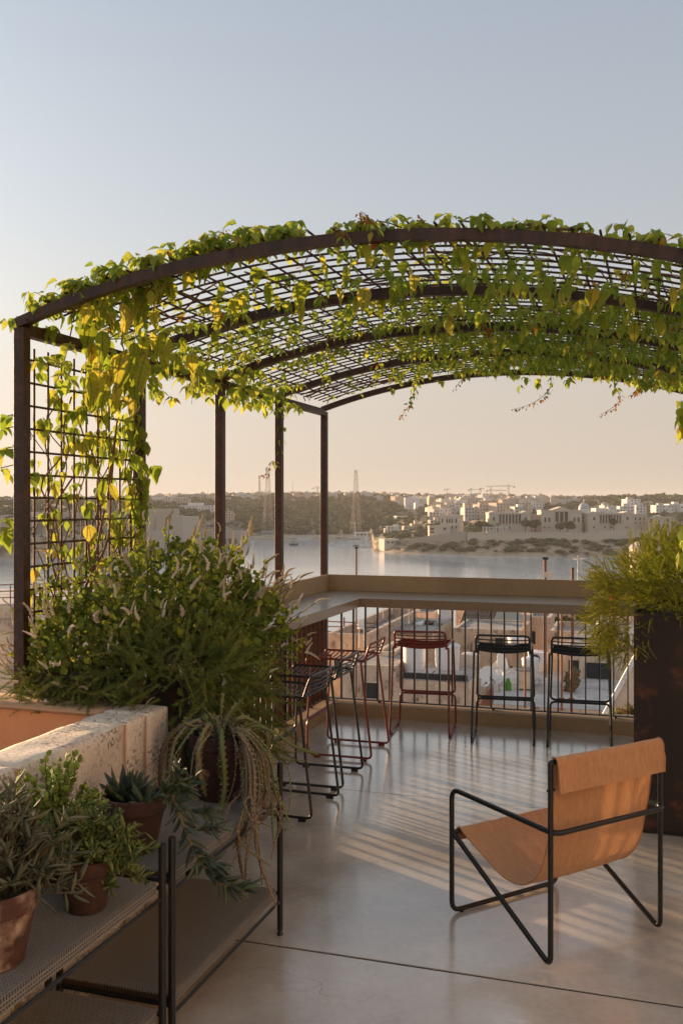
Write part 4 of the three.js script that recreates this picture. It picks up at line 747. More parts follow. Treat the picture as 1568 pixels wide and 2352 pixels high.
// ------------------------------------------------------------------ water, far shore and town
const SEA = EYE[1] - 36;
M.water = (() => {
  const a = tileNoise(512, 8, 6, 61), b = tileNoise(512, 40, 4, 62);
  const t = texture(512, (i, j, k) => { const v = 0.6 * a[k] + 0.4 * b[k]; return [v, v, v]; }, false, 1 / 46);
  return std({ color: lc(0.45, 0.56, 0.63), roughness: 0.07, bumpMap: t, bumpScale: 0.13 });  // base colour paler than real water: reflected sky brightness put into it
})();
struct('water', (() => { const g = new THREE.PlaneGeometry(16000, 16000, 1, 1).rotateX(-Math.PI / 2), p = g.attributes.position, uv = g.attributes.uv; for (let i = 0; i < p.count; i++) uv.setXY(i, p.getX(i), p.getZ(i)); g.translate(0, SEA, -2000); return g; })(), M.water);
// shore profile: for bearings u, points (distance, picture height) from the waterline to the far ridge
const Hpx = (D, y) => EYE[1] + (HOR - y) / FOC * D;
const SH = [
  [-2600, 640, [[650, 1265], [668, 1226], [720, 1205], [800, 1180], [1000, 1162], [1500, 1152], [2000, 1150]]],
  [-100, 640, [[650, 1268], [668, 1232], [720, 1222], [780, 1185], [950, 1163], [1500, 1152], [2000, 1149]]],
  [60, 642, [[652, 1268], [668, 1236], [715, 1226], [780, 1188], [950, 1164], [1500, 1152], [2000, 1149]]],
  [230, 645, [[656, 1266], [676, 1244], [720, 1228], [790, 1192], [950, 1170], [1500, 1151], [2000, 1147]]],
  [337, 682, [[692, 1270], [730, 1248], [780, 1226], [840, 1196], [950, 1176], [1500, 1150], [2000, 1146]]],
  [450, 800, [[810, 1251], [850, 1236], [900, 1218], [980, 1194], [1150, 1172], [1600, 1149], [2000, 1144]]],
  [572, 970, [[980, 1237], [1010, 1230], [1060, 1216], [1160, 1194], [1300, 1172], [1650, 1149], [2000, 1141]]],
  [700, 1014, [[1020, 1232], [1040, 1229], [1080, 1216], [1180, 1193], [1320, 1171], [1650, 1148], [2000, 1138]]],
  [840, 985, [[992, 1236], [1015, 1231], [1060, 1219], [1180, 1195], [1320, 1173], [1650, 1148], [2000, 1139]]],
  [866, 745, [[750, 1262], [768, 1252], [800, 1240], [1000, 1226], [1300, 1176], [1650, 1149], [2000, 1140]]],
  [900, 722, [[728, 1263], [742, 1245], [762, 1236], [960, 1220], [1280, 1177], [1650, 1150], [2000, 1141]]],
  [960, 704, [[710, 1264], [724, 1252], [742, 1238], [900, 1214], [1250, 1178], [1650, 1152], [2000, 1143]]],
  [1100, 682, [[688, 1267], [702, 1256], [724, 1241], [860, 1208], [1200, 1178], [1650, 1152], [2000, 1144]]],
  [1300, 665, [[671, 1271], [686, 1258], [712, 1243], [850, 1206], [1200, 1176], [1650, 1153], [2000, 1147]]],
  [1450, 655, [[661, 1273], [676, 1260], [705, 1244], [840, 1205], [1150, 1178], [1500, 1141], [2000, 1150]]],
  [1600, 645, [[651, 1274], [666, 1260], [698, 1244], [830, 1206], [1150, 1178], [1500, 1145], [2000, 1151]]],
  [4200, 640, [[650, 1272], [668, 1246], [690, 1222], [830, 1206], [1150, 1178], [1500, 1147], [2000, 1151]]],
].map(([u, d0, pts]) => [u, [[d0 - 14, SEA - 6], [d0, SEA - 0.05], ...pts.map(([D, y]) => [D, Hpx(D, y)]), [3400, Hpx(3400, 1153)]]]);
function column(u) { let k = 0; while (k < SH.length - 2 && u > SH[k + 1][0]) k++; const t = clamp((u - SH[k][0]) / (SH[k + 1][0] - SH[k][0])), q = (SH[k][0] >= 840 && SH[k][0] < 860) ? smooth(clamp((t - 0.35) / 0.3)) : t; return SH[k][1].map((a, i) => [lerp(a[0], SH[k + 1][1][i][0], q), lerp(a[1], SH[k + 1][1][i][1], q)]); }
function landY(u, D) { const c = column(u); let k = 0; while (k < c.length - 2 && D > c[k + 1][0]) k++; return lerp(c[k][1], c[k + 1][1], clamp((D - c[k][0]) / (c[k + 1][0] - c[k][0]))); }
function spot(u, D, y) { const p = at(u, HOR, D); p.y = y === undefined ? landY(u, D) : y; return p; }
{
  const us = []; for (let u = -2600; u < -100; u += 125) us.push(u); for (let u = -100; u < 1640; u += 7) us.push(u); for (let u = 1640; u <= 4200; u += 128) us.push(u);
  const sub = [2, 5, 14, 20, 8, 7, 8, 6, 4], pos = [], col = [], idx = []; let rows = 0;
  us.forEach((u, ci) => {
    const c = column(u); let r = 0;
    for (let k = 0; k < c.length - 1; k++) for (let j = 0; j < sub[k]; j++) {
      const t = j / sub[k]; let D = lerp(c[k][0], c[k + 1][0], t), h = lerp(c[k][1], c[k + 1][1], t); if (k === 2 || k === 3) { const n0 = fbm(u * 0.012, k * 3, 7, 3), q = t * (k === 2 ? 3 : 5) + n0 * 1.6, f = Math.floor(q), tt = clamp((f + Math.pow(q - f, 5) - n0 * 1.6) / (k === 2 ? 3 : 5)); h = lerp(c[k][1], c[k + 1][1], tt); }
      const rock = k <= 4, n = fbm(u * 0.022, D * 0.03, 2.2, 4), n2 = fbm(u * 0.07, D * 0.09, 8, 3);
      if (k >= 2) { h += rock ? n * 1.6 + n2 * 1.2 : n * 6 + n2 * 2; D += rock ? n2 * 9 + fbm(u * 0.06, h * 0.25, 4, 4) * 12 : 0; } else if (k === 1) { h = Math.max(h, SEA + 0.4 + n2); D += n * 5; }
      const p = at(u, HOR, D); pos.push(p.x, h, p.z);
      const g = fbm(u * 0.03 + 9, D * 0.05, 5, 4), scrub = clamp((k <= 1 ? 0 : k === 2 ? 0.3 : k === 3 ? 0.45 : 0.8) + g * 2.4), v = 1 + 0.5 * fbm(u * 0.2, D * 0.2, 1, 2);
      const a = [0.4 * v, 0.3 * v, 0.2 * v], b = [0.13 * v, 0.115 * v, 0.065 * v]; const q = mixc(a, b, smooth(scrub)); col.push(...q); r++;
    }
    rows = r;
  });
  for (let i = 0; i < us.length - 1; i++) for (let j = 0; j < rows - 1; j++) { const a = i * rows + j, b = a + rows; idx.push(a, b, a + 1, b, b + 1, a + 1); }
  const g = new THREE.BufferGeometry(); g.setAttribute('position', new THREE.Float32BufferAttribute(pos, 3)); g.setAttribute('color', new THREE.Float32BufferAttribute(col, 3)); g.setIndex(idx); g.computeVertexNormals();
  struct('hillside', uvBox(g), std({ vertexColors: true, roughness: 1 }));
}
// scrub and far woods: clumps of leaf-sized faces
function clump(n, sd) {
  reseed(sd); const gs = []; const q = new THREE.PlaneGeometry(0.34, 0.34);
  const core = jitter(new THREE.IcosahedronGeometry(0.72, 1), 0.3, 1.9, sd); gs.push(core);
  for (let i = 0; i < n; i++) { const d = rdir(); if (d.y < -0.3) d.y *= -1; gs.push(q.clone().applyMatrix4(put(d.clone().multiplyScalar(rr(0.7, 1.0)), rdir(), d.clone().add(rdir().multiplyScalar(0.6)), rr(0.6, 1.3)))); }
  return merge(gs);
}
const clumps = [clump(70, 3), clump(70, 8)];
M.scrub = std({ color: 0xffffff, roughness: 1, side: THREE.DoubleSide });
{
  reseed(808);
  const m = [[], []], c = [[], []];
  const add = (u, D, s, dark = 1, wide = 1) => { const p = spot(u, D), k = R() * 2 | 0; m[k].push(new THREE.Matrix4().compose(p.add(V(0, s * 0.3, 0)), new THREE.Quaternion().setFromAxisAngle(V(0, 1, 0), rr(0, 6.28)), V(s * rr(0.9, 1.5) * wide, s * rr(0.7, 1.1), s * rr(0.9, 1.5) * wide))); const q = tint([0.07, 0.078, 0.032], [0.16, 0.155, 0.06]); q.multiplyScalar(dark); c[k].push(q); };
  let n = 0; while (n < 5200) { const u = rr(-150, 1640), D = rr(700, 2100), c0 = column(u); if (D < c0[5][0] - 30) continue; if (R() > 0.5 + fbm(u * 0.02, D * 0.008, 3, 3) * 2.2) continue; n++; add(u, D, rr(1.6, 4.6) * (D / 1200)); }
  n = 0; while (n < 620) { const u = rr(560, 900), D = rr(1040, 1500); n++; add(u, D, rr(3.5, 7), 1.1); }
  n = 0; while (n < 760) { const u = rr(880, 1600), c0 = column(u), D = lerp(c0[2][0], c0[5][0] - 20, R()); if (fbm(u * 0.03 + 9, D * 0.05, 5, 4) + rr(-0.2, 0.2) < 0.06) continue; n++; add(u, D, rr(0.8, 2.2), 0.9, 1.7); }
  n = 0; while (n < 420) { const u = rr(-100, 560), c0 = column(u), D = lerp(c0[3][0], c0[6][0], R()); n++; add(u, D, rr(0.8, 2.6), 0.9); }
  for (let k = 0; k < 2; k++) { const g = k ? 'scrub_woodland' : 'hillside_scrub'; const o = stuff(g, clumps[k], M.scrub, m[k], scene, c[k]); tag(o, k ? 'olive-green woodland and bushes covering the far hillside' : 'dry brown-green scrub growing on the far shore and its cliffs', 'vegetation'); }
}
// ------------------------------------------------------------------ far buildings
const farWalls = [[0.6, 0.52, 0.42], [0.66, 0.61, 0.55], [0.55, 0.44, 0.34], [0.74, 0.71, 0.67], [0.62, 0.5, 0.4], [0.52, 0.5, 0.47]].map(c => std({ color: lc(...c), roughness: 0.9 }));
const farDark = std({ color: lc(0.06, 0.055, 0.05), roughness: 0.7 }), farRoof = std({ color: lc(0.36, 0.31, 0.26), roughness: 0.95 }), palaceStone = std({ color: lc(0.62, 0.54, 0.44), roughness: 0.92 }), palacePink = std({ color: lc(0.54, 0.4, 0.31), roughness: 0.92 }), fortStone = std({ color: lc(0.48, 0.41, 0.33), roughness: 0.95 }), white = std({ color: lc(0.72, 0.7, 0.66), roughness: 0.8 });
const unit = box(-0.5, 0, -0.5, 0.5, 1, 0.5), winGeo = box(-0.5, -0.5, -0.5, 0.5, 0.5, 0.5);
function farHouse(u, D, w, h, d, mat, label, group, wins, turn = YAW + rr(-0.5, 0.5)) {
  const room = R() < 0.6, tone = ['cream', 'off-white', 'tan', 'white', 'pinkish', 'grey'][farWalls.indexOf(mat)], size = w > 17 ? 'broad' : h > 11 ? 'tall' : w < 12 ? 'narrow' : 'mid-sized';
  label = `${size} ${tone} ${label}${room ? ' with a roof room' : ''}`;
  const p = spot(u, D), t = thing('far_house', label, 'house', [p.x, p.y - 1.5, p.z], turn, group);
  const b = part('wall', unit, mat, t); b.scale.set(w, h + 1.5, d);
  if (room) { const r = part('roof_room', unit, pick(farWalls), t); r.position.set(rr(-0.25, 0.25) * w, h + 1.5, rr(-0.2, 0.2) * d); r.scale.set(w * rr(0.25, 0.5), rr(1.8, 3), d * rr(0.3, 0.5)); }
  if (wins) { const nx = Math.max(2, Math.round(w / 3.6)), ny = Math.max(1, Math.round(h / 3.4)); for (let i = 0; i < nx; i++) for (let j = 0; j < ny; j++) { if (R() < 0.15) continue; const q = part('window', winGeo, farDark, t); q.position.set((i + 0.5 - nx / 2) * w / nx, 1.5 + (j + 0.55) * h / ny, d / 2 + 0.02); q.scale.set(1.2, 1.6, 0.3); } }
  return t;
}
{
  reseed(9090);
  const gA = 'pale houses of the town across the harbour', lA = 'house in the dense town across the harbour';
  for (let i = 0; i < 120; i++) { const D = rr(960, 1500), t = (D - 960) / 540, u = lerp(rr(1000, 1230), rr(900, 1330), t); farHouse(u, D, rr(10, 22), rr(8, 17), rr(10, 16), pick(farWalls), lA, gA, D < 1250); }
  const gB = 'small houses along the far ridge', lB = 'house on the skyline of the far ridge';
  for (let i = 0; i < 130; i++) { const u = rr(350, 1420), D = rr(1700, 2060); if (u > 1290 && R() < 0.6) continue; farHouse(u, D, rr(10, 24), rr(5, 10), rr(10, 16), pick(farWalls), lB, gB, false); }
  const gC = 'white houses under the wooded hill', lC = 'block below the wooded hill beyond the church';
  for (const [u, w, h, D] of [[1378, 16, 10, 1010], [1395, 14, 12, 1030], [1412, 18, 9, 1000], [1432, 16, 11, 1040], [1448, 16, 18, 1060], [1465, 12, 12, 1050], [1520, 22, 11, 1080], [1548, 20, 12, 1090], [1570, 16, 10, 1080]]) farHouse(u, D, w, h, 12, farWalls[3], lC, gC, true, YAW + 0.2);
  const gD = 'scattered cottages on the wooded slope', lD = 'cottage among the trees above the bay';
  for (const [u, D, w, h] of [[905, 900, 14, 6], [893, 905, 9, 5], [940, 905, 12, 4], [955, 920, 10, 4], [882, 1010, 8, 4], [655, 1120, 10, 5], [635, 1130, 14, 4], [790, 1200, 12, 4], [858, 1160, 9, 4], [920, 1120, 14, 4], [1000, 960, 14, 4], [530, 1120, 8, 6], [525, 1105, 9, 9]]) farHouse(u, D, w, h, 9, pick(farWalls.slice(0, 3)), lD, gD, true);
  const gE = 'flat buildings on the left-hand plateau', lE = 'building on the plateau behind the old fortress';
  for (const [u, D, w, h] of [[465, 1150, 52, 7], [400, 1400, 40, 8], [372, 1300, 24, 7], [440, 1600, 40, 10], [495, 1650, 30, 10], [355, 1500, 30, 8], [418, 1320, 22, 9], [510, 1500, 26, 8], [30, 1300, 40, 6], [120, 1400, 30, 7], [210, 1350, 34, 6]]) farHouse(u, D, w, h, 14, pick(farWalls.slice(0, 4)), lE, gE, true, YAW + rr(-0.15, 0.15));
}
// porticoed palaces on the headland
function palace(name, label, u0, u1, yT, yB, D, o = {}) {
  const W = (u1 - u0) / FOC * D, H = (yB - yT) / FOC * D, y0 = Hpx(D, yB), p = spot((u0 + u1) / 2, D, y0), t = thing(name, label, 'palace', [p.x, p.y - 4, p.z], YAW + (o.turn || 0)), dp = o.depth || 16, m = o.mat || palaceStone, B = 4;
  const base = H * 0.4;
  part('wall', box(-W / 2, 0, -dp, W / 2, B + H - 0.9, 0), m, t);
  part('string_course', box(-W / 2 - 0.15, B + base - 0.3, -dp - 0.1, W / 2 + 0.15, B + base + 0.1, 0.25), m, t);
  part('cornice', box(-W / 2 - 0.4, B + H - 0.895, -dp - 0.3, W / 2 + 0.4, B + H, 0.5), m, t);
  part('roof', box(-W / 2 + 0.4, B + H + 0.003, -dp + 0.5, W / 2 - 0.4, B + H + 0.25, -0.2), farRoof, t);
  if (o.pediment) for (const [c, w] of o.pediment) { const s = new THREE.Shape(); s.moveTo(-w / 2, 0); s.lineTo(w / 2, 0); s.lineTo(0, w * 0.17); const g = new THREE.ExtrudeGeometry(s, { depth: dp * 0.9, bevelEnabled: false }); g.translate(c * W, B + H + 0.004, -dp * 0.9 + 0.35); part('pediment', uvBox(g), m, t); }
  if (o.cols) { const [a, b, n] = o.cols; const w = (b - a) * W; part('loggia', box(a * W, B + base + 0.15, 0.01, b * W, B + H - 1.2, 0.05), farDark, t); for (let i = 0; i < n; i++) { const x = lerp(a, b, n > 1 ? i / (n - 1) : 0.5) * W; part('column', new THREE.CylinderGeometry(0.4, 0.5, H - base - 1.3, 8).translate(x, B + base + (H - base - 1.3) / 2 + 0.1, 0.55), m, t); } }
  for (const [x, yy, w, h] of o.wins || []) { const q = part('window', winGeo, farDark, t); q.position.set(x * W, B + yy * H, 0.02); q.scale.set(w, h, 0.3); }
  return t;
}
{
  const row = (xs, y, w, h) => xs.map(x => [x, y, w, h]);
  palace('palace', 'three-storey stone block with tall windows at the end of the headland', 1010, 1052, 1184, 1222, 742, { depth: 30, turn: -0.25, wins: [...row([-0.38, -0.12, 0.02, 0.16, 0.38], 0.68, 1.1, 3.2), ...row([-0.38, -0.12, 0.02, 0.16, 0.38], 0.3, 1.1, 2.2)] });
  palace('palace', 'lower annex with paired windows below the stone block', 985, 1034, 1208, 1226, 735, { depth: 10, wins: [...row([-0.42, -0.36, -0.3, 0.2, 0.26], 0.62, 0.9, 1.6), ...row([-0.42, -0.36, -0.3], 0.2, 0.9, 1.3)] });
  palace('palace', 'palace with a seven-column loggia beside the three-arched centre block', 1122, 1218, 1178, 1219, 745, { cols: [-0.27, 0.27, 8], pediment: [[-0.38, 8], [0.38, 8]], wins: [...row([0.38, -0.38], 0.66, 1.5, 3), ...row([-0.24, -0.14, 0.0], 0.16, 1.1, 1.2)] });
  palace('palace', 'narrow pink link building between two palaces', 1219, 1240, 1183, 1218, 752, { depth: 8, mat: palacePink, wins: [...row([-0.2, 0.25], 0.55, 1.4, 2), ...row([0], 0.2, 1.2, 1.4)] });
  palace('palace', 'tall palace centre block with a gabled front and dark balcony windows', 1242, 1335, 1172, 1218, 748, { pediment: [[0, 16]], cols: [-0.17, 0.17, 4], wins: [...row([-0.4, -0.3, 0.32, 0.42, -0.1, 0.0, 0.1], 0.52, 1.4, 3.6), ...row([-0.42, -0.3, 0.2], 0.14, 1.1, 1.2)] });
  palace('palace', 'recessed palace wing with stacked balconies', 1334, 1352, 1178, 1217, 756, { depth: 10, mat: palacePink, wins: [...row([-0.2, 0.25], 0.72, 1.6, 2.2), ...row([-0.2, 0.25], 0.5, 1.6, 1.8), ...row([0], 0.16, 1.2, 1.6)] });
  palace('palace', 'long palace wing with a colonnade behind a palm', 1351, 1452, 1179, 1217, 740, { cols: [-0.26, 0.24, 9], pediment: [[-0.38, 9], [0.38, 9]], wins: [...row([-0.38, 0.38], 0.68, 1.4, 2.4), ...row([-0.38, -0.13, 0.02, 0.36], 0.16, 1.1, 1.3)] });
  palace('palace', 'plain three-storey wing between the colonnade and the small gatehouse', 1452, 1485, 1181, 1215, 752, { depth: 10, wins: [...row([-0.3, 0, 0.3], 0.7, 1.2, 1.8), ...row([-0.3, 0, 0.3], 0.4, 1.2, 1.4)] });
  palace('palace', 'small gabled gatehouse at the end of the palace row', 1488, 1540, 1188, 1216, 742, { depth: 12, pediment: [[0, 9]], wins: [...row([-0.38, 0.38], 0.7, 1.2, 2.6), ...row([-0.38, -0.16, 0.0, 0.16, 0.38], 0.26, 1.1, 2.6)] });
  // church dome
  const p = spot(1340, 1000, Hpx(1000, 1182)), d = thing('church_dome', 'silver-grey church dome with a lantern rising behind the palaces', 'dome', [p.x, p.y - 6, p.z]);
  part('drum', new THREE.CylinderGeometry(5.6, 5.6, 12, 16).translate(0, 6, 0), white, d);
  part('shell', new THREE.SphereGeometry(5.5, 24, 12, 0, 6.2832, 0, 1.5708).scale(1, 1.15, 1).translate(0, 12, 0), std({ color: lc(0.42, 0.45, 0.48), roughness: 0.5 }), d);
  part('lantern', new THREE.LatheGeometry([[0.9, 0], [0.9, 2.2], [1.2, 2.3], [0.5, 3.2], [0.12, 3.6], [0.1, 5.4], [0, 5.5]].map(q => new THREE.Vector2(...q)), 10).translate(0, 18.2, 0), palaceStone, d);
  // retaining walls on the headland
  const wallSeg = (label, a, b, yT, hgt, D, m = palaceStone) => { const P = spot(a, D[0], Hpx(D[0], yT[0])), Q = spot(b, D[1], Hpx(D[1], yT[1])), t = thing('retaining_wall', label, 'wall'); const n = 8; for (let i = 0; i < n; i++) { const s = P.clone().lerp(Q, i / n), e = P.clone().lerp(Q, (i + 1) / n), mid = s.clone().add(e).multiplyScalar(0.5), g = cbox(s.distanceTo(e) * 1.0, hgt, 2.2 + (i % 2) * 0.12); g.rotateY(Math.atan2(-(e.z - s.z), e.x - s.x)); g.translate(mid.x, mid.y - hgt / 2, mid.z); part('wall_section', g, m, t); } part('coping', bar(P.clone().add(V(0, 0.25, 0)), Q.clone().add(V(0, 0.25, 0)), 2.8, 0.5), m, t); };
  wallSeg('sloping stone rampart at the tip of the headland', 905, 1070, [1243, 1221], 8, [738, 724], fortStone);
  wallSeg('long stone retaining wall under the palace gardens', 1072, 1372, [1224, 1225], 6.5, [724, 712]);
  wallSeg('taller pale retaining wall below the colonnaded wing', 1372, 1700, [1219, 1222], 8, [712, 700]);
  // corner bastion with gun ports
  const bp = spot(893, 742, Hpx(742, 1257)), bt = thing('bastion', 'square stone corner bastion with dark gun ports at the headland tip', 'bastion', [bp.x, bp.y - 3, bp.z], YAW + 0.3); part('wall', box(-6, 0, -6, 6, 9.5, 6), palaceStone, bt); for (const x of [-3, 0.5, 3.5]) { const q = part('gun_port', winGeo, farDark, bt); q.position.set(x, 7, 6.02); q.scale.set(1.8, 1.4, 0.3); }
}
// old fortress on the left
{
  const bast = (label, u, D, w, yT, yB, d, turn) => { const H = (yB - yT) / FOC * D, p = spot(u, D, Hpx(D, yB)), t = thing('fortress_bastion', label, 'fortress', [p.x, p.y - 5, p.z], YAW + turn), W = w / FOC * D; const g = new THREE.BoxGeometry(W, H + 5, d, 8, 4, 4).translate(0, (H + 5) / 2, 0), q = g.attributes.position; for (let i = 0; i < q.count; i++) { const k = 1 + 0.1 * (1 - q.getY(i) / (H + 5)); q.setXYZ(i, q.getX(i) * k, q.getY(i), q.getZ(i) * k); } g.computeVertexNormals(); part('wall', uvBox(g), fortStone, t); part('cordon', box(-W / 2 - 0.4, H + 3.2, -d / 2 - 0.4, W / 2 + 0.4, H + 3.8, d / 2 + 0.4), fortStone, t); part('parapet', box(-W / 2 + 0.1, H + 5.005, d / 2 - 2, W / 2 - 0.1, H + 6.4, d / 2 - 0.1), fortStone, t); return [t, W, H]; };
  bast('highest weathered fortress bastion behind the second pergola post', 372, 800, 75, 1172, 1216, 40, 0.2);
  bast('middle fortress bastion stepping down to the water', 410, 790, 62, 1186, 1228, 34, -0.25);
  bast('low fortress bastion by the quay', 362, 730, 60, 1222, 1258, 26, 0.1);
  bast('fortress bastion on the left-hand cliff', 30, 760, 120, 1186, 1226, 40, 0.1);
  bast('broad fortress curtain behind the mesh screen', 170, 790, 190, 1180, 1218, 30, -0.05);
  const [t, W] = bast('curved sea wall with arches beside the moored launch', 500, 860, 140, 1220, 1248, 14, -0.35);
  for (let i = 0; i < 9; i++) { const s = new THREE.Shape(); s.moveTo(-1.7, 0); s.lineTo(-1.7, 3); s.absarc(0, 3, 1.7, Math.PI, 0, true); s.lineTo(1.7, 0); const g = new THREE.ExtrudeGeometry(s, { depth: 0.3, bevelEnabled: false, curveSegments: 6 }); g.translate((i - 4) * 5.2, 5.2, 7.6); part('arch', uvBox(g), farDark, t); }
}
// quay round the head of the bay
{
  const q = thing('quay', 'low white-railed quay wall round the head of the bay', 'quay');
  const P = [[560, 985, 1240], [580, 985, 1238], [610, 1000, 1236], [700, 1012, 1233.5], [790, 1010, 1233.5], [835, 985, 1236], [856, 955, 1240], [872, 905, 1246]].map(([u, D, y]) => spot(u, D, SEA + 2.2)), cv = new THREE.CatmullRomCurve3(P).getPoints(36);
  for (let i = 0; i < 36; i++) { const a = cv[i], b = cv[i + 1]; part('wall_section', bar(a.clone().add(V(0, -1.1, 0)), b.clone().add(V(0, -1.1, 0)), 5, 2.6), palaceStone, q); part('railing', bar(a.clone().add(V(0, 1.15, 0)), b.clone().add(V(0, 1.15, 0)), 0.35, 0.35), white, q); for (const t of [0.25, 0.75]) part('railing_post', bar(a.clone().lerp(b, t).add(V(0, 0.2, 0)), a.clone().lerp(b, t).add(V(0, 1, 0)), 0.4, 0.4, V(1, 0, 0)), white, q); }
  const k = thing('quay_kiosk', 'white kiosk standing on the quay by the moored yachts', 'kiosk', [...Object.values(spot(830, 1002, SEA + 2.6))], YAW); part('wall', box(-7, 0, -4, 7, 4.2, 4), white, k); part('roof', box(-8, 4.205, -5, 8, 4.6, 5), white, k); for (const x of [-4, 0, 4]) part('window', box(x - 1.2, 1.4, 4.005, x + 1.2, 3, 4.1), farDark, k);
  const k2 = thing('quay_kiosk', 'blue-roofed shed on the quay behind the pylon', 'kiosk', [...Object.values(spot(615, 1030, SEA + 2.6))], YAW); part('wall', box(-6, 0, -4, 6, 4.6, 4), std({ color: lc(0.28, 0.36, 0.4), roughness: 0.8 }), k2); part('roof', box(-6.6, 4.605, -4.6, 6.6, 5, 4.6), white, k2);
}
// lattice pylons, masts, cranes
M.far = std({ color: lc(0.4, 0.31, 0.24), roughness: 0.8 });
function pylon(label, u, D, yT, yB, w0, w1, m = M.far, name = 'lattice_pylon') {
  const H = (yB - yT) / FOC * D, p = spot(u, D, Hpx(D, yB)), t = thing(name, label, 'pylon', [p.x, p.y, p.z], YAW + 0.4), n = 9, th = 0.22, lv = i => { const s = i / n, w = lerp(w0, w1, Math.pow(s, 0.7)); return [[-w, -w], [w, -w], [w, w], [-w, w]].map(([a, b]) => V(a, H * s, b)); };
  for (let c = 0; c < 4; c++) { const gs = []; for (let i = 0; i < n; i++) gs.push(bar(lv(i)[c], lv(i + 1)[c], th, th, V(1, 0, 0.3))); part('leg', merge(gs), m, t); }
  for (let i = 0; i < n; i++) { const gs = [], A = lv(i), B = lv(i + 1); for (let c = 0; c < 4; c++) { const e = (c + 1) % 4; gs.push(bar(A[c], B[e], th * 0.7, th * 0.7, V(0.1, 1, 0.3)), bar(A[e], B[c], th * 0.7, th * 0.7, V(0.1, 1, 0.3)), bar(B[c], B[e], th * 0.7, th * 0.7)); } part('bracing', merge(gs), m, t); }
  part('platform', box(-w1 * 1.8, H * 0.66, -w1 * 1.8, w1 * 1.8, H * 0.66 + 0.6, w1 * 1.8), m, t); return t;
}
pylon('tall lattice pylon standing alone on the slope beside the bay', 817, 1030, 1080, 1236, 5.6, 1.1);
pylon('lattice pylon seen between two pergola posts above the sea wall', 615, 1030, 1076, 1232, 5.8, 1.2);
pylon('slim guyed lattice mast on the ridge left of the pylon', 596, 1500, 1092, 1150, 1.6, 0.8, M.far, 'lattice_mast');
function crane(label, u, D, yT, yB, uj0, uj1, yj) {
  const p = spot(u, D, Hpx(D, yB)), t = thing('tower_crane', label, 'crane', [p.x, p.y, p.z], YAW), H = (yB - yT) / FOC * D, hj = (yB - yj) / FOC * D, x0 = (uj0 - u) / FOC * D, x1 = (uj1 - u) / FOC * D, k = 0.9;
  part('mast', merge([bar(V(-k, 0, 0), V(-k, H, 0), 0.5, 0.5, V(1, 0, 0)), bar(V(k, 0, 0), V(k, H, 0), 0.5, 0.5, V(1, 0, 0)), ...Array.from({ length: 10 }, (_, i) => bar(V(i % 2 ? -k : k, H * i / 10, 0), V(i % 2 ? k : -k, H * (i + 1) / 10, 0), 0.4, 0.4, V(0, 0, 1)))]), M.far, t);
  part('jib', merge([bar(V(x0, hj, 0), V(x1, hj, 0), 0.5, 0.5), bar(V(x0, hj + 0.2, 0), V(0, hj + 1.4, 0), 0.35, 0.35), bar(V(0, hj + 1.4, 0), V(x1, hj + 0.2, 0), 0.35, 0.35)]), M.far, t);
  const c = Math.abs(x0) < Math.abs(x1) ? x0 : x1; part('counterweight', box(c - 1.2, hj - 2, -0.8, c + 1.2, hj - 0.3, 0.8), M.far, t);
}
crane('tallest tower crane over the town with a long jib', 1166.6, 1500, 1112, 1152, 1114, 1180, 1117);
crane('tower crane with a long jib left of the tallest crane', 1126, 1450, 1119, 1154, 1117, 1163, 1127);
crane('tower crane with a short jib among the group over the town', 1102.7, 1500, 1120, 1150, 1100, 1112, 1123);
crane('pale slim tower crane at the far left of the crane group', 1081, 1700, 1121, 1148, 1075, 1100, 1125);
crane('small tower crane alone on the ridge above the wooded slope', 1026, 1900, 1122, 1145, 1020, 1034, 1124);
crane('small tower crane on the ridge between the last two pergola posts', 729, 1900, 1116, 1142, 718, 742, 1121);
for (const [u, D, y0, y1, l] of [[478, 1600, 1142, 1128, 'thin antenna mast on the left plateau'], [672, 1700, 1140, 1105, 'thin antenna mast on the ridge between two posts'], [1240, 1500, 1152, 1133, 'brick chimney stack on the ridge behind the palaces']]) { const p = spot(u, D, Hpx(D, y0)), h = (y0 - y1) / FOC * D, m = thing('mast', l, 'mast', [p.x, p.y, p.z]), k = l.includes('chimney') ? 1.6 : 0.35; part('pole', sweep([V(0, -4, 0), V(0, h * 0.9, 0), V(0, h, 0)], t => k * (1 - 0.4 * t), 8), M.far, m); part('cap', new THREE.CylinderGeometry(k * 0.9, k * 0.9, 0.6, 8).translate(0, h - 0.2, 0), M.far, m); }
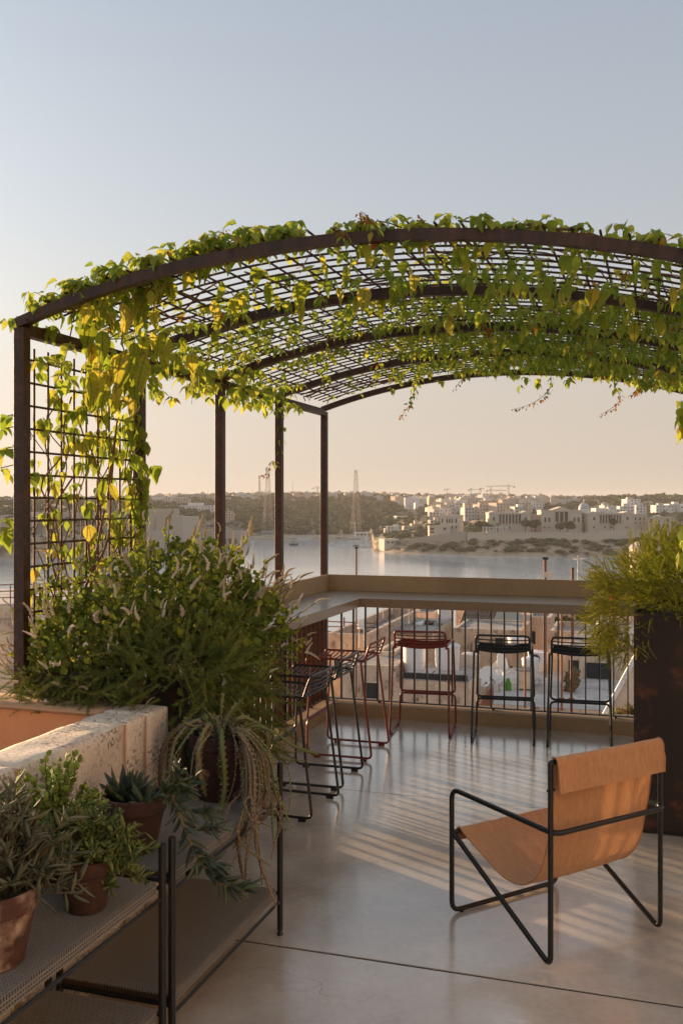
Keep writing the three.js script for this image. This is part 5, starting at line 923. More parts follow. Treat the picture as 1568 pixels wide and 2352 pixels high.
// trees one can tell apart in front of the palaces
{
  reseed(6060);
  const farTree = (name, label, u, D, yB, r, h, col, n = 7) => { const p = spot(u, D, Hpx(D, yB)), t = thing(name, label, 'tree', [p.x, p.y, p.z]); part('trunk', sweep([V(0, -1, 0), V(0.1, h * 0.35, 0), V(0.2, h * 0.7, 0.1)], q => 0.35 * (1 - 0.4 * q), 6), M.twig, t); const gs = []; for (let i = 0; i < n; i++) gs.push(clumps[i % 2].clone().scale(r * rr(0.45, 0.7), r * rr(0.4, 0.6), r * rr(0.45, 0.7)).rotateY(rr(0, 6)).translate(gauss() * r * 0.55, h * 0.6 + gauss() * h * 0.18, gauss() * r * 0.4)); part('crown', merge(gs), std({ color: lc(...col), roughness: 1, side: THREE.DoubleSide }), t); };
  farTree('garden_tree', 'broad dark evergreen tree in front of the loggia palace', 1206, 733, 1219, 5, 8, [0.06, 0.065, 0.025]);
  farTree('garden_tree', 'broad dark evergreen tree by the pink link building', 1228, 731, 1219, 5.5, 8, [0.055, 0.06, 0.022]);
  farTree('garden_tree', 'low spreading tree before the gabled centre block', 1285, 731, 1218, 5, 5, [0.07, 0.07, 0.03]);
  farTree('garden_tree', 'low spreading tree under the dark balcony windows', 1302, 731, 1218, 5, 5.4, [0.065, 0.065, 0.025]);
  farTree('garden_tree', 'dark tree beside the stone block at the headland end', 1104, 738, 1219, 4, 7, [0.05, 0.055, 0.02]);
  farTree('garden_tree', 'pale green hedge tree next to the white garden pavilion', 1118, 736, 1218, 4, 5, [0.09, 0.09, 0.03]);
  farTree('garden_tree', 'ragged tall pine in front of the colonnaded wing', 1408, 730, 1217, 3.6, 10, [0.06, 0.06, 0.025], 6);
  const palm = (label, u, D, yB, h) => { const p = spot(u, D, Hpx(D, yB)), t = thing('palm_tree', label, 'palm', [p.x, p.y, p.z]); part('trunk', sweep([V(0, -1, 0), V(0.1, h, 0)], 0.3, 6), M.twig, t); const g = leafGeo([0.03, 0.09, 0.1, 0.08, 0.03, 0], 0.6, 0.9), m = std({ color: lc(0.08, 0.08, 0.03), roughness: 0.9, side: THREE.DoubleSide }); for (let i = 0; i < 16; i++) { const a = i * 2.4, f = part('frond', g, m, t); f.applyMatrix4(put(V(0.1, h, 0), V(Math.cos(a), rr(0.1, 0.9), Math.sin(a)), V(0, 1, 0), rr(2.6, 3.4))); } };
  palm('short palm in the garden before the loggia palace', 1142, 736, 1219, 5); palm('tall palm beside the ragged pine before the colonnaded wing', 1400, 731, 1217, 11);
  const pv = spot(1135, 733, Hpx(733, 1219)), g = thing('garden_pavilion', 'white columned garden balustrade before the loggia palace', 'pavilion', [pv.x, pv.y, pv.z], YAW); for (let i = 0; i < 8; i++) part('column', box(-9 + i * 2.5, -1, -0.3, -8.3 + i * 2.5, 2.4, 0.3), white, g); part('beam', box(-9.4, 2.405, -0.4, 10, 2.9, 0.4), white, g);
}
// boats
function hullGeo(L, B, H) { const pos = [], idx = [], n = 10; for (let i = 0; i <= n; i++) { const t = i / n, x = lerp(-L / 2, L / 2, t), w = B / 2 * Math.pow(Math.sin(Math.min(1, (1 - t) * 1.35 + 0.06) * 1.5708), 0.8), sheer = H * (1 + 0.25 * t * t); for (const [y, k] of [[-0.4, 0.3], [0.1, 0.75], [sheer, 1], [sheer - 0.05, 0]]) { pos.push(x + (y > 0.5 ? 0.4 * t : 0), y, -w * k, x + (y > 0.5 ? 0.4 * t : 0), y, w * k); } } for (let i = 0; i < n; i++) for (let k = 0; k < 3; k++) for (const s of [0, 1]) { const a = i * 8 + k * 2 + s, b = a + 2, c = a + 8, d = c + 2; s ? idx.push(a, c, b, b, c, d) : idx.push(a, b, c, b, d, c); } idx.push(0, 1, 2, 1, 3, 2, 2, 3, 4, 3, 5, 4); const g = new THREE.BufferGeometry(); g.setAttribute('position', new THREE.Float32BufferAttribute(pos, 3)); g.setIndex(idx); g.computeVertexNormals(); return uvBox(g); }
{
  const hg = hullGeo(9, 3, 1.3), hd = std({ color: lc(0.05, 0.06, 0.07), roughness: 0.5 });
  const boat = (label, u, y, turn, kind, s = 1) => { const D = 36 * FOC / (y - HOR), p = spot(u, D, SEA), b = thing(kind ? 'sailing_yacht' : 'motor_boat', label, 'boat', [p.x, p.y, p.z], turn); b.scale.setScalar(s); part('hull', hg, label.includes('dark') ? hd : white, b); const c = part('cabin', box(-1.8, 1.25, -0.9, 1.4, kind ? 1.9 : 2.9, 0.9, 0.15), white, b); part('window', box(-1.5, kind ? 1.45 : 2.0, -0.92, 1.2, kind ? 1.7 : 2.5, 0.92), farDark, c); if (kind) { part('mast', sweep([V(0.6, 1.5, 0), V(0.6, 13, 0)], 0.16, 6), white, b); part('boom', sweep([V(0.6, 3, 0), V(-3.6, 3.1, 0)], 0.14, 6), white, b); } else part('canopy', box(-3.4, 2.95, -1, 0.2, 3.1, 1), hd, b); };
  boat('white launch moored by the sea wall arches', 568, 1248, 0.5, 0, 1.25);
  boat('dark-canopied motor boat alone between two pergola posts', 676, 1252, 1.2, 0, 1.15);
  boat('small white motor boat just right of the last pergola post', 755, 1251, 0.9, 0, 1);
  boat('small yacht close beside the white motor boat', 765, 1255, 1.3, 1, 0.75);
  boat('white yacht with a short mast in the middle of the moored row', 783, 1249, 0.4, 1, 1);
  boat('largest white yacht with the tallest mast near the quay', 813, 1247, 0.2, 1, 1.5);
  boat('dark dinghy just below the largest yacht', 817, 1254, 0.6, 0, 0.6);
  boat('white yacht nearest the headland rocks', 839, 1257, 0.3, 1, 1.1);
  boat('white motor boat berthed at the headland quay', 858, 1247, -0.4, 0, 1.3); boat('small dark motor boat berthed below the bastion', 868, 1250, -0.2, 0, 0.9);
}
// ------------------------------------------------------------------ neighbouring rooftops below the terrace
{
  const gp = [[-120, 20], [-120, -14], [240, -14], [240, 20]];
  const g = new THREE.PlaneGeometry(420, 190, 60, 30).rotateX(-Math.PI / 2).translate(20, 0, -100), p = g.attributes.position; for (let i = 0; i < p.count; i++) { const z = p.getZ(i); p.setY(i, lerp(-19, SEA + 2, smooth((-z - 40) / 150)) + fbm(p.getX(i) * 0.05, z * 0.05, 2, 2)); } g.computeVertexNormals();
  struct('town_ground', uvBox(g), M.plasterStained);
}
// a building placed by its front edge: bearings u0..u1, height of its roof edge, distance, length to the rear
function roofBlock(name, label, u0, u1, yT, D, len, mat, roofMat, o = {}) {
  const a = at(u0, yT, D), W = (u1 - u0) / FOC * D, t = thing(name, label, o.cat || 'building', [a.x, a.y, a.z], o.turn === undefined ? 0.02 : o.turn), down = o.down || 10, par = o.par || 0;
  part('wall', box(0, -down, -len, W, 0, 0), mat, t);
  part('roof', box(0.05, 0.004, -len + 0.05, W - 0.05, 0.04, -0.05), roofMat || M.roofScreed, t);
  if (par) for (const g of [box(0, 0.002, -0.22, W, par, -0.003), box(0, 0.002, -len + 0.003, W, par, -len + 0.22), box(0.003, 0.002, -len + 0.225, 0.22, par - 0.004, -0.225), box(W - 0.22, 0.002, -len + 0.225, W - 0.003, par - 0.004, -0.225)]) part('parapet', g, o.parMat || mat, t);
  t.userData.W = W; return t;
}
function opening(t, x0, x1, y0, y1, m = M.dark, name = 'window', frame = M.plasterCream) { const f = part(name, box(x0, y0, 0.003, x1, y1, 0.03), m, t); if (frame) { part('frame', merge([box(x0 - 0.07, y0 - 0.07, 0.004, x0, y1 + 0.07, 0.08), box(x1, y0 - 0.07, 0.004, x1 + 0.07, y1 + 0.07, 0.08), box(x0, y1, 0.0045, x1, y1 + 0.07, 0.079), box(x0, y0 - 0.07, 0.0045, x1, y0, 0.079)]), frame, f); } return f; }
{
  const R1 = roofBlock('rooftop_house', 'cream stair house with a bare screed roof littered with aerials', 845, 992, 1449, 60, 7.5, M.plasterCream, M.roofScreed, { down: 6 });
  opening(R1, 0.9, 2.1, -1.35, -0.85, M.dark, 'window', null);
  part('roof_edge', box(-0.08, -0.1, -0.1, R1.userData.W + 0.08, 0.05, 0.1), M.roofScreed, R1);
  const R2 = roofBlock('rooftop_house', 'long salmon parapet wall running back toward the harbour', 752, 846, 1482, 55, 14, M.plasterStained, M.roofScreed, { down: 9, par: 0.7 });
  const R3 = roofBlock('rooftop_house', 'grey stained roof block nearer than the cream stair house', 782, 912, 1530, 46, 5, M.plasterStained, M.roofScreed, { down: 9, par: 0.12 });
  const R4 = roofBlock('rooftop_house', 'stained roof wall carrying the two big white water tanks', 903, 1074, 1560, 45, 4, M.plasterStained, M.roofScreed, { down: 8 });
  for (const [x0, x1] of [[0.5, 1.9], [1.75, 3.3]]) part('tank_plinth', box(x0, 0.045, -1.6, x1 - 0.25, 0.25, -0.35), M.roofPale, R4);
  part('tank_beam', box(0.3, 0.042, -0.34, 3.4, 0.3, -0.16), M.dark, R4);
  const R5 = roofBlock('rooftop_house', 'blotched pink gate pier beside the water tank wall', 1074, 1096, 1568, 44, 1.2, M.plasterPink, M.plasterPink, { down: 8 });
  const R6 = roofBlock('rooftop_house', 'long beige garden wall behind the roof tanks', 1040, 1196, 1446, 60, 5, M.plasterStained, M.roofScreed, { down: 8, par: 0.1 });
  const R7 = roofBlock('roof_shed', 'salmon boarded shed with a ridged tile roof', 1053, 1142, 1436, 66, 4, M.plasterPink, M.plasterPink, { down: 3, cat: 'shed' });
  { const W = R7.userData.W, n = 15; const g = sweep([V(0, 0, 0.15), V(0, 0.75, -2.0)], 0.1, 8); for (let i = 0; i < n; i++) { const m = part('roof_tile', g, M.tile, R7); m.position.set((i + 0.5) * W / n, 0.05, 0); } part('roof_board', quad([0, 0.04, 0.1], [W, 0.04, 0.1], [W, 0.74, -2.0], [0, 0.74, -2.0]), M.tile, R7); for (let y = -0.25; y > -1.5; y -= 0.25) part('board', box(0.005, y - 0.23, 0.004, W - 0.005, y, 0.03), M.plasterPink, R7); opening(R7, 1.35, 1.7, -0.75, -0.1, M.glass, 'window', M.whitePaint); }
  { const a = at(1128, 1445, 64), W = 82 / FOC * 64, t = thing('tarpaulin', 'beige tarpaulin awning sagging beside the tiled shed', 'awning', [a.x, a.y, a.z]); const g = new THREE.PlaneGeometry(W, 3.2, 16, 8).rotateX(-Math.PI / 2 + 0.25).translate(W / 2, 0.7, -1.5), p = g.attributes.position; for (let i = 0; i < p.count; i++) p.setY(i, p.getY(i) - 0.25 * Math.sin(clamp(p.getX(i) / W) * 3.14) + 0.08 * NZ.noise(p.getX(i) * 1.5, 1, p.getZ(i))); g.computeVertexNormals(); M.tarp.side = THREE.DoubleSide; part('cloth', uvBox(g), M.tarp, t); for (const x of [0.05, W - 0.05]) for (const z of [0, -3]) part('pole', sweep([V(x, -0.6, z), V(x, z ? 1.0 : 0.32, z)], 0.03, 6), M.alu, t); }
  const R8 = roofBlock('rooftop_house', 'pink house with a white-framed window behind the planted terrace', 1180, 1500, 1384, 84, 10, M.plasterPink, M.roofPale, { down: 16 });
  opening(R8, 0.5, 1.2, -1.9, -0.9, M.glass, 'window', M.whitePaint); part('blind', box(2.2, -2.4, 0.004, 4.6, -0.5, 0.05), M.plasterPink, R8); opening(R8, 5.2, 6.1, -2.6, -0.4, M.dark, 'door', null); part('pipe', sweep([V(3.9, -5, 0.15), V(3.9, 0.5, 0.15)], 0.12, 8), M.whitePaint, R8);
  const R9 = roofBlock('rooftop_house', 'terrace with brick-red planters and shrubs below the pink house', 1238, 1500, 1450, 70, 7, M.plasterPink, M.roofScreed, { down: 9 });
  opening(R3, 1.2, 1.9, -1.6, -0.7, M.dark, 'window', M.plasterCream); opening(R2, 0.4, 1.0, -1.7, -0.8, M.glass, 'window', M.plasterCream);
  opening(R6, 2.6, 3.1, -0.9, -0.4, M.dark, 'window', M.plasterCream); opening(R9, 1.2, 1.9, -2.2, -0.9, M.glass, 'window', M.plasterCream); opening(R9, 3.0, 3.6, -2.4, -0.7, M.dark, 'door', M.plasterCream);
  for (const [u0, u1, y, D, l, m] of [[1046, 1122, 1402, 80, 'low sandy house behind the ridged tile shed', M.plasterCream], [1118, 1188, 1410, 76, 'stained sandy house behind the tarpaulin awning', M.plasterStained], [905, 1000, 1414, 76, 'sandy house behind the aerial-littered roof', M.plasterPink], [1200, 1262, 1428, 66, 'small salmon roof room between the garden wall and the planted terrace', M.plasterPink], [1262, 1345, 1462, 58, 'stained low house behind the ochre side wall', M.plasterStained], [860, 905, 1512, 49, 'narrow sandy roof room beside the grey stained roof', M.plasterCream]]) {
    const q = roofBlock('rooftop_house', l, u0, u1, y, D, 5, m, M.roofScreed, { down: 9, par: 0.35 }), W = q.userData.W; for (let i = 0; i < Math.max(1, Math.floor(W / 1.5)); i++) opening(q, 0.35 + i * 1.4, 0.85 + i * 1.4, -1.5, -0.6, i % 2 ? M.dark : M.glass, 'window', M.plasterCream);
  }
  // pale roof terrace
  const RT = roofBlock('roof_terrace', 'wide pale screed roof terrace with satellite dishes and a green gas bottle', 1096, 1420, 1617, 43.5, 10, M.plasterStained, M.roofPale, { down: 6, cat: 'roof terrace' });
  part('joint', box(1.0, 0.042, -5.0, 6, 0.05, -4.95), M.roofScreed, RT);
  const R10 = roofBlock('rooftop_house', 'cream flat with a dark glazed door opening on the roof terrace', 1300, 1460, 1489, 50, 6, M.plasterCream, M.roofScreed, { down: 4 });
  { opening(R10, 1.0, 2.1, -2.75, -0.75, M.glass, 'door', M.blackPowder); part('door_rail', box(1.02, -1.9, 0.031, 2.08, -1.78, 0.06), M.blackPowder, R10); part('door_stile', box(1.5, -2.74, 0.031, 1.56, -0.76, 0.059), M.blackPowder, R10); opening(R10, 0.1, 0.62, -2.7, -0.6, M.dark, 'door', null); part('roof_edge', box(-0.15, -0.05, -0.2, R10.userData.W, 0.2, 0.15), M.roofScreed, R10); }
  const R11 = roofBlock('rooftop_house', 'ochre side wall with drain pipes beside the cream flat', 1260, 1303, 1495, 52, 4, M.plasterCream, M.roofScreed, { down: 4 });
  for (const [u, l] of [[1289, 'thin rusty drain pipe rising past the roof terrace'], [1311, 'second thin rusty pipe standing by the cream flat door'], [1205, 'slender brown pole rising in front of the planted terrace']]) { const b = at(u, 1640, 41), t = thing('metal_pole', l, 'pole', [b.x, b.y, b.z]); part('pole', sweep([V(0, -2, 0), V(0, u < 1300 ? 4.7 : 2.8, 0)], 0.05, 8), M.rustPole, t); part('bracket', box(-0.12, 0.6, -0.06, 0.12, 0.68, 0.06), M.rustPole, t); }
  // white gable with coping at the right
  { const a = at(1386, 1648, 36), t = thing('gable_wall', 'white-coped pale gable wall sloping up beside the planter', 'wall', [a.x, a.y, a.z]); const s = new THREE.Shape(); s.moveTo(0, -6); s.lineTo(0, 0); s.lineTo(1.28, 2.55); s.lineTo(4.2, 2.55); s.lineTo(4.2, -6); part('wall', uvBox(new THREE.ExtrudeGeometry(s, { depth: 0.3, bevelEnabled: false }).translate(0, 0, -0.3)), M.plasterPink, t); part('coping', bar(V(-0.03, 0.0, -0.14), V(1.27, 2.6, -0.14), 0.5, 0.16), M.whitePaint, t); part('terrace_rail', merge([bar(V(0.1, -0.05, 0.5), V(3, -0.05, 0.5), 0.06, 0.08), ...[0.3, 0.7, 1.1, 1.5, 1.9].map(x => bar(V(x, -0.8, 0.5), V(x, -0.09, 0.5), 0.06, 0.06, V(1, 0, 0)))]), M.whitePaint, t);
    const f = leafGeo([0.03, 0.05, 0.055, 0.05, 0.03, 0], 0.5, 0.4); for (const [u, y, l] of [[1418, 1640, 'spiky yellowing yucca at the foot of the gable wall'], [1450, 1625, 'taller reddish yucca beside the other at the gable foot']]) { const b = at(u, y + 16, 34.5), q = thing('yucca', l, 'plant', [b.x, b.y, b.z]); reseed(u); part('trunk', sweep([V(0, -3, 0), V(0, 0.05, 0)], 0.05, 6), M.twig, q); for (let i = 0; i < 46; i++) { const d = rdir(); d.y = Math.abs(d.y) + 0.2; const m = part('frond', f, M.leafY || (M.leafY = M.leaf([0.16, 0.15, 0.03], 0.3)), q); m.applyMatrix4(put(V(0, 0, 0), d, rdir(), rr(0.4, 0.65))); if (R() < 0.25) m.material = M.leafR || (M.leafR = M.leaf([0.34, 0.14, 0.06], 0.3)); } } }
  // water tanks
  const tankAt = (label, u, yB, D, dia, h) => { const p = at(u, yB, D), t = thing('water_tank', label, 'water tank', [p.x, p.y, p.z]), r = dia / 2; part('body', new THREE.LatheGeometry([[0, 0], [r * 0.86, 0], [r * 0.9, 0.04], [r * 0.97, h * 0.45], [r * 0.985, h * 0.46], [r, h - 0.03], [r * 0.98, h]].map(q => new THREE.Vector2(...q)), 28), M.tank, t); part('lid', new THREE.LatheGeometry([[r * 1.04, h - 0.05], [r * 1.06, h], [r * 0.9, h + 0.06], [r * 0.3, h + 0.1], [0, h + 0.1]].map(q => new THREE.Vector2(...q)), 28), M.tank, t); part('pipe', sweep([V(r * 0.9, 0.12, 0.1), V(r * 1.15, 0.12, 0.1), V(r * 1.15, -0.3, 0.1)], 0.025, 6), M.alu, t); return t; };
  tankAt('large white water tank on the stained wall, left of its twin', 951, 1546, 46.6, 1.06, 1.3);
  tankAt('large white water tank on the stained wall with its rim lid showing', 1027, 1550, 46.4, 1.18, 1.42);
  tankAt('white water tank alone on the far corner of the aerial-littered roof', 1021, 1423, 66, 0.98, 1.6);
  const t53 = tankAt('cream water tank marked 53 on the roof terrace', 1232, 1545, 52, 0.95, 1.1);
  { const c = document.createElement('canvas'); c.width = 128; c.height = 64; const x = c.getContext('2d'); x.fillStyle = '#dcd6ce'; x.fillRect(0, 0, 128, 64); x.fillStyle = '#4a4440'; x.font = 'bold 46px sans-serif'; x.textAlign = 'center'; x.textBaseline = 'middle'; x.fillText('53', 64, 33); const tx = new THREE.CanvasTexture(c); tx.colorSpace = THREE.SRGBColorSpace; const g = new THREE.CylinderGeometry(0.482, 0.482, 0.3, 8, 1, true, -0.42, 0.84).translate(0, 0.82, 0); part('number_plate', g, std({ map: tx, roughness: 0.7 }), t53); }
  tankAt('cream water tank standing lower beside the stacked roof box', 1217, 1562, 48, 0.82, 1.05);
  tankAt('short white water tank behind the garden wall', 1190, 1492, 57, 1.25, 0.7);
  tankAt('white water tank on the grey roof next to the hanging fern', 1388, 1478, 56, 0.95, 1.35);
  tankAt('small white water tank against the pink house', 1168, 1408, 82, 1.2, 1.3);
  tankAt('white lidded tank beside the tall twin tanks', 1078, 1545, 50, 0.8, 0.95);
  // roof boxes, air conditioner, gas bottle
  { const p = at(1186, 1582, 46.5), t = thing('roof_box', 'square cream ventilation box on the roof terrace', 'box', [p.x, p.y, p.z], 0.1); part('body', box(0, 0, -0.8, 0.75, 0.85, 0, 0.02), M.plasterCream, t); part('lid', box(-0.05, 0.853, -0.85, 0.8, 0.92, 0.05), M.roofScreed, t); }
  { const p = at(1213, 1525, 51), t = thing('air_conditioner', 'beige air conditioner outdoor unit fixed on the terrace wall', 'air conditioner', [p.x, p.y, p.z]); part('case', box(0, 0, -0.35, 0.95, 0.62, 0, 0.02), M.whitePaint, t); part('grille', new THREE.TorusGeometry(0.22, 0.03, 6, 24).translate(0.36, 0.31, 0.012), M.alu, t); part('fan', new THREE.CylinderGeometry(0.21, 0.21, 0.02, 24).rotateX(1.5708).translate(0.36, 0.31, 0.002), M.dark, t); }
  { const p = at(1166, 1591, 46.5), t = thing('gas_bottle', 'green gas bottle standing on the pale roof terrace', 'gas bottle', [p.x, p.y, p.z]), r = 0.155, m = std({ color: lc(0.08, 0.3, 0.02), roughness: 0.45 }); part('body', new THREE.LatheGeometry([[0, 0], [r * 0.9, 0], [r * 0.92, 0.05], [r, 0.08], [r, 0.44], [r * 0.85, 0.53], [r * 0.45, 0.58], [0, 0.58]].map(q => new THREE.Vector2(...q)), 20), m, t); part('collar', new THREE.CylinderGeometry(r * 0.55, r * 0.6, 0.12, 14, 1, true).translate(0, 0.62, 0), std({ color: lc(0.08, 0.3, 0.02), roughness: 0.45, side: THREE.DoubleSide }), t); part('valve', new THREE.CylinderGeometry(0.03, 0.03, 0.12, 8).translate(0, 0.63, 0), M.alu, t); }
  const dish = (label, u, y, D, r, az, el) => { const p = at(u, y, D), t = thing('satellite_dish', label, 'satellite dish', [p.x, p.y, p.z], az); const pr = []; for (let i = 0; i <= 8; i++) pr.push(new THREE.Vector2(r * i / 8, 0.18 * r * (i / 8) ** 2)); for (let i = 8; i >= 0; i--) pr.push(new THREE.Vector2(r * i / 8, 0.18 * r * (i / 8) ** 2 - 0.02)); const d = part('reflector', new THREE.LatheGeometry(pr, 28).rotateX(1.5708 - el), M.whitePaint, t); part('mast', sweep([V(0, -1.1, -0.12), V(0, -0.1, -0.12), V(0, 0, -0.03)], 0.03, 6), M.alu, t); part('arm', sweep([V(0, -r * 0.85, 0.05), V(0, -r * 0.2, r * 0.95)], 0.015, 6), M.alu, t); part('receiver', box(-0.05, -r * 0.24, r * 0.9, 0.05, -r * 0.1, r * 1.08), M.dark, t); };
  dish('lowest cream satellite dish next to the blotched gate pier', 1107, 1563, 45, 0.34, 0.7, 0.5); dish('grey satellite dish leaning over the low cream one', 1120, 1550, 46, 0.42, 0.5, 0.4); dish('white satellite dish by the green gas bottle', 1142, 1556, 46, 0.4, -0.5, 0.5); dish('large grey satellite dish seen almost edge-on', 1150, 1525, 48, 0.55, 1.3, 0.3); dish('white round satellite dish on the far-left roof', 782, 1493, 58, 0.5, 0.3, 0.5);
  // white wall triangle and spiked fence
  { const p = at(1098, 1560, 49), t = thing('stair_wall', 'pale stair parapet sloping between the dishes and the tanks', 'wall', [p.x, p.y, p.z]); const s = new THREE.Shape(); s.moveTo(0, -2); s.lineTo(0, 0); s.lineTo(1.0, 1.1); s.lineTo(1.2, 1.1); s.lineTo(1.2, -2); part('wall', uvBox(new THREE.ExtrudeGeometry(s, { depth: 0.2, bevelEnabled: false })), M.whitePaint, t); part('landing', box(-0.9, 0.4, -0.6, -0.02, 1.2, 0), M.roofPale, t); }
  { const a = at(1100, 1612, 40), b = at(1132, 1578, 43.5), t = thing('spiked_fence', 'rusty fence with a spiked top along the stair by the gate pier', 'fence'); const n = 26; for (let i = 0; i <= n; i++) { const q = a.clone().lerp(b, i / n); part('picket', sweep([q.clone().add(V(0, -1.6, 0)), q, q.clone().add(V(0, 0.14, 0))], u => u > 0.9 ? 0.002 : 0.012, 4), M.rustPole, t); } for (const dy of [0, -0.12]) part('rail', sweep([a.clone().add(V(0, dy, 0)), b.clone().add(V(0, dy, 0))], 0.025, 5), M.rustPole, t); }
  // aerials, poles and roof clutter
  const aerial = (label, u, yB, D, h, arms) => { const p = at(u, yB, D), t = thing('tv_aerial', label, 'aerial', [p.x, p.y, p.z]); part('mast', sweep([V(0, -0.02, 0), V(0, h, 0)], 0.025, 6), M.alu, t); for (const [y, L, ang] of arms) { const d = V(Math.cos(ang), 0.05, Math.sin(ang)), s = V(-Math.sin(ang), 0, Math.cos(ang)), gs = [sweep([V(0, y, 0).addScaledVector(d, -L * 0.3), V(0, y, 0).addScaledVector(d, L * 0.7)], 0.015, 5)]; for (let i = 0; i < 8; i++) { const q = V(0, y, 0).addScaledVector(d, -L * 0.28 + i * L * 0.13), w = 0.32 - i * 0.018; gs.push(sweep([q.clone().addScaledVector(s, -w), q.clone().addScaledVector(s, w)], 0.008, 4)); } part('antenna', merge(gs), M.alu, t); } };
  aerial('rusty aerial with two arrays at the far-left roof corner', 880, 1431, 63, 2.4, [[1.1, 1.3, 0.2], [1.8, 1.2, -0.6], [2.3, 0.8, 0.9]]); aerial('thin white aerial in the middle of the littered roof', 939, 1455, 60, 2.0, [[1.3, 1.6, 0.1], [1.75, 1.2, 0.5]]); aerial('slanting aerial behind the littered roof', 900, 1425, 66, 1.8, [[1.5, 1.2, -0.3]]);
  aerial('spindly aerial standing above the ledge against the water', 1326, 1334, 60, 1.6, [[0.4, 2.2, 0.1], [1.35, 0.9, -0.4]]);
  for (const [u, yB, yT, D, l] of [[818, 1330, 1258, 40, 'thin pale flagpole against the water'], [1251, 1345, 1285, 50, 'short dark pole with a small lamp box against the water'], [1314, 1345, 1305, 50, 'stubby dark chimney pipe against the water']]) { const p = at(u, yB, D), h = (yB - yT) / FOC * D, t = thing('roof_pole', l, 'pole', [p.x, p.y, p.z]), dk = l.includes('dark'); part('pole', sweep([V(0, -9, 0), V(0, h, 0)], dk ? 0.075 : 0.035, 8), dk ? M.rustPole : M.rustPole, t); if (l.includes('lamp')) { part('lamp_box', box(-0.05, h * 0.3, 0, 0.4, h * 0.3 + 0.3, 0.2), M.plasterCream, t); part('cap', box(-0.12, h, -0.12, 0.16, h + 0.12, 0.12), M.dark, t); } else part('cap', new THREE.CylinderGeometry(0.09, 0.09, 0.06, 8).translate(0, h, 0), M.dark, t); }
  { const a = at(752, 1463, 57), t = thing('pipe_railing', 'orange-rusted three-rail pipe railing at the far-left roof', 'railing'); for (let k = 0; k < 3; k++) part('rail', sweep([at(700, 1425 + k * 13, 57), at(862, 1432 + k * 9, 60)], 0.035, 6), M.rustPole, t); for (const u of [790, 812]) part('post', sweep([at(u, 1480, 58), at(u, 1418, 58)], 0.05, 6), M.rustPole, t); }
  reseed(404); for (let i = 0; i < 7; i++) { const p = at([905, 925, 950, 968, 985, 1003, 915][i], [1436, 1428, 1432, 1440, 1430, 1428, 1424][i], 63), t = thing('roof_debris', ['loose grey plank on the littered roof', 'broken window frame lying on the littered roof', 'coil of white cable on the littered roof', 'rusty scrap sheet on the littered roof', 'pile of rubble by the far tank', 'stone slab under the far tank', 'folded metal ladder on the littered roof'][i], 'debris', [p.x, -6.1, p.z], rr(0, 3)); p.y; part('piece', i === 2 ? new THREE.TorusGeometry(0.25, 0.03, 5, 16).rotateX(1.57).translate(0, 0.04, 0) : i === 4 ? jitter(new THREE.IcosahedronGeometry(0.35, 1), 0.2, 4).scale(1.5, 0.4, 1).translate(0, 0.1, 0) : box(-rr(0.4, 0.9), 0.01, -0.2, rr(0.3, 0.8), rr(0.08, 0.2), rr(0.1, 0.4)), pick([M.alu, M.tile, M.whitePaint, M.roofScreed]), t); t.position.y = R1.position.y + 0.04; }
  { const p = at(830, 1497, 53), c = thing('plastic_chair', 'white plastic garden chair on the salmon-walled roof', 'chair', [p.x, R3.position.y + 0.5, p.z], 0.6); part('seat', box(-0.22, 0.4, -0.22, 0.22, 0.44, 0.22, 0.01), white, c); part('backrest', box(-0.22, 0.45, -0.24, 0.22, 0.85, -0.2, 0.01), white, c); for (const [x, z] of [[-0.2, -0.2], [0.2, -0.2], [0.2, 0.2], [-0.2, 0.2]]) part('leg', sweep([V(x * 1.1, -0.6, z * 1.1), V(x, 0.4, z)], 0.025, 6), white, c); for (const x of [-0.23, 0.23]) part('armrest', box(x - 0.02, 0.6, -0.2, x + 0.02, 0.63, 0.2), white, c); }
  // plants and planters on the middle terrace
  for (const [u, w, l] of [[1246, 34, 'long brick-red planter trough with shrubs below the pink house'], [1284, 30, 'second brick-red planter trough with shrubs below the pink house']]) { const p = at(u, 1450, 69), W = w / FOC * 69, t = thing('planter_trough', l, 'planter', [p.x, p.y + 0.05, p.z]); part('trough', box(0, 0, -0.4, W, 0.4, 0, 0.02), std({ color: lc(0.3, 0.1, 0.06), roughness: 0.9 }), t); for (let i = 0; i < 5; i++) part('shrub', clumps[i % 2].clone().scale(0.28, 0.35 + 0.1 * (i % 3), 0.26).translate(W * (i + 0.5) / 5, 0.55, -0.2), pick([M.bushA || (M.bushA = std({ color: lc(0.08, 0.1, 0.025), roughness: 1, side: THREE.DoubleSide })), M.bushB || (M.bushB = std({ color: lc(0.16, 0.14, 0.03), roughness: 1, side: THREE.DoubleSide }))]), t); }
  { const p = at(1340, 1612, 46), t = thing('dry_potted_shrub', 'dry brown shrub in a grey pot by the dark glazed door', 'plant', [p.x - 0.55, p.y, p.z]); part('pot', new THREE.CylinderGeometry(0.22, 0.17, 0.35, 14).translate(0, 0.18, 0), M.roofScreed, t); part('shrub', merge([0, 1, 2, 3].map(i => clumps[i % 2].clone().scale(0.3, 0.4, 0.3).translate((i % 2) * 0.2 - 0.1, 0.6 + i * 0.22, 0))), std({ color: lc(0.2, 0.13, 0.06), roughness: 1, side: THREE.DoubleSide }), t); }
  // limestone house with a roof rail seen under the shrub on the left
  const RL = roofBlock('limestone_house', 'limestone house with a shuttered window below the mesh screen', -260, 345, 1398, 44, 9, M.plasterPink, M.roofPale, { down: 14, turn: YAW + 0.3 });
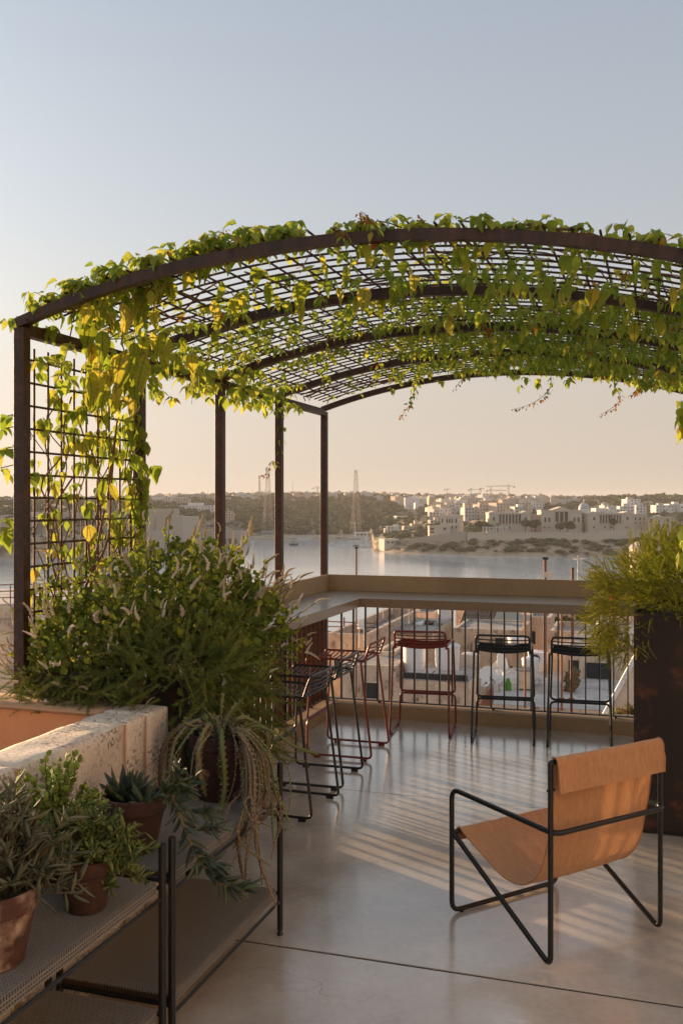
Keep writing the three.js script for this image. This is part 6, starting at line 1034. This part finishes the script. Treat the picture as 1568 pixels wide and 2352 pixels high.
  { const W = RL.userData.W; for (let r = 0; r < 9; r++) for (let c = 0; c < 9; c++) { const x0 = c * W / 9 + (r % 2 ? 0.3 : 0); part('ashlar', box(Math.max(0.003, x0 + 0.012), -0.62 * (r + 1) + 0.012, 0.003, Math.min(W - 0.003, x0 + W / 9 - 0.012), -0.62 * r - 0.012, 0.03), [M.plasterPink, M.plasterCream, M.plasterStained][(r * 5 + c * 3) % 7 ? (r + c) % 2 : 0], RL); }
    for (const x of [5.9, 9.0]) { const f = part('window', box(x, -3.9, 0.0315, x + 0.7, -2.0, 0.05), M.glass, RL); part('frame', merge([box(x - 0.1, -4, 0.032, x, -1.9, 0.12), box(x + 0.7, -4, 0.032, x + 0.8, -1.9, 0.12), box(x + 0.32, -3.9, 0.051, x + 0.38, -2, 0.08), box(x, -2.98, 0.0512, x + 0.7, -2.9, 0.079)]), M.alu, f); part('sill', box(x - 0.2, -4.12, 0.032, x + 0.9, -4.0, 0.22), M.roofPale, f); }
    part('lamp_box', box(5.2, -3.2, 0.0315, 5.45, -2.85, 0.12), M.alu, RL);
    const rl = part('roof_rail', merge([0.95, 0.65, 0.35].map(y => bar(V(0.1, y, -0.1), V(W - 0.1, y, -0.1), 0.05, 0.05))), M.rustPole, RL); for (let i = 0; i <= 9; i++) part('rail_post', bar(V(0.1 + i * (W - 0.2) / 9, 0.045, -0.1), V(0.1 + i * (W - 0.2) / 9, 0.92, -0.1), 0.05, 0.05, V(1, 0, 0)), M.rustPole, RL); }
  // domed round building near the right-hand edge
  { const p = at(1480, 1300, 150), t = thing('domed_cistern', 'round pale tower with a shallow dome behind the fern', 'tower', [p.x, p.y, p.z]), r = 2.35; part('drum', new THREE.CylinderGeometry(r, r * 1.02, 26, 32).translate(0, -10.2, 0), M.plasterPink, t); part('band', new THREE.TorusGeometry(r, 0.12, 6, 32).rotateX(1.5708).translate(0, 2.75, 0), palacePink, t); part('shell', new THREE.SphereGeometry(3.05, 32, 8, 0, 6.2832, 0, 0.9).scale(1, 1, 1).translate(0, 0.95, 0), M.roofPale, t); }
}
renderer.render(scene, camera);
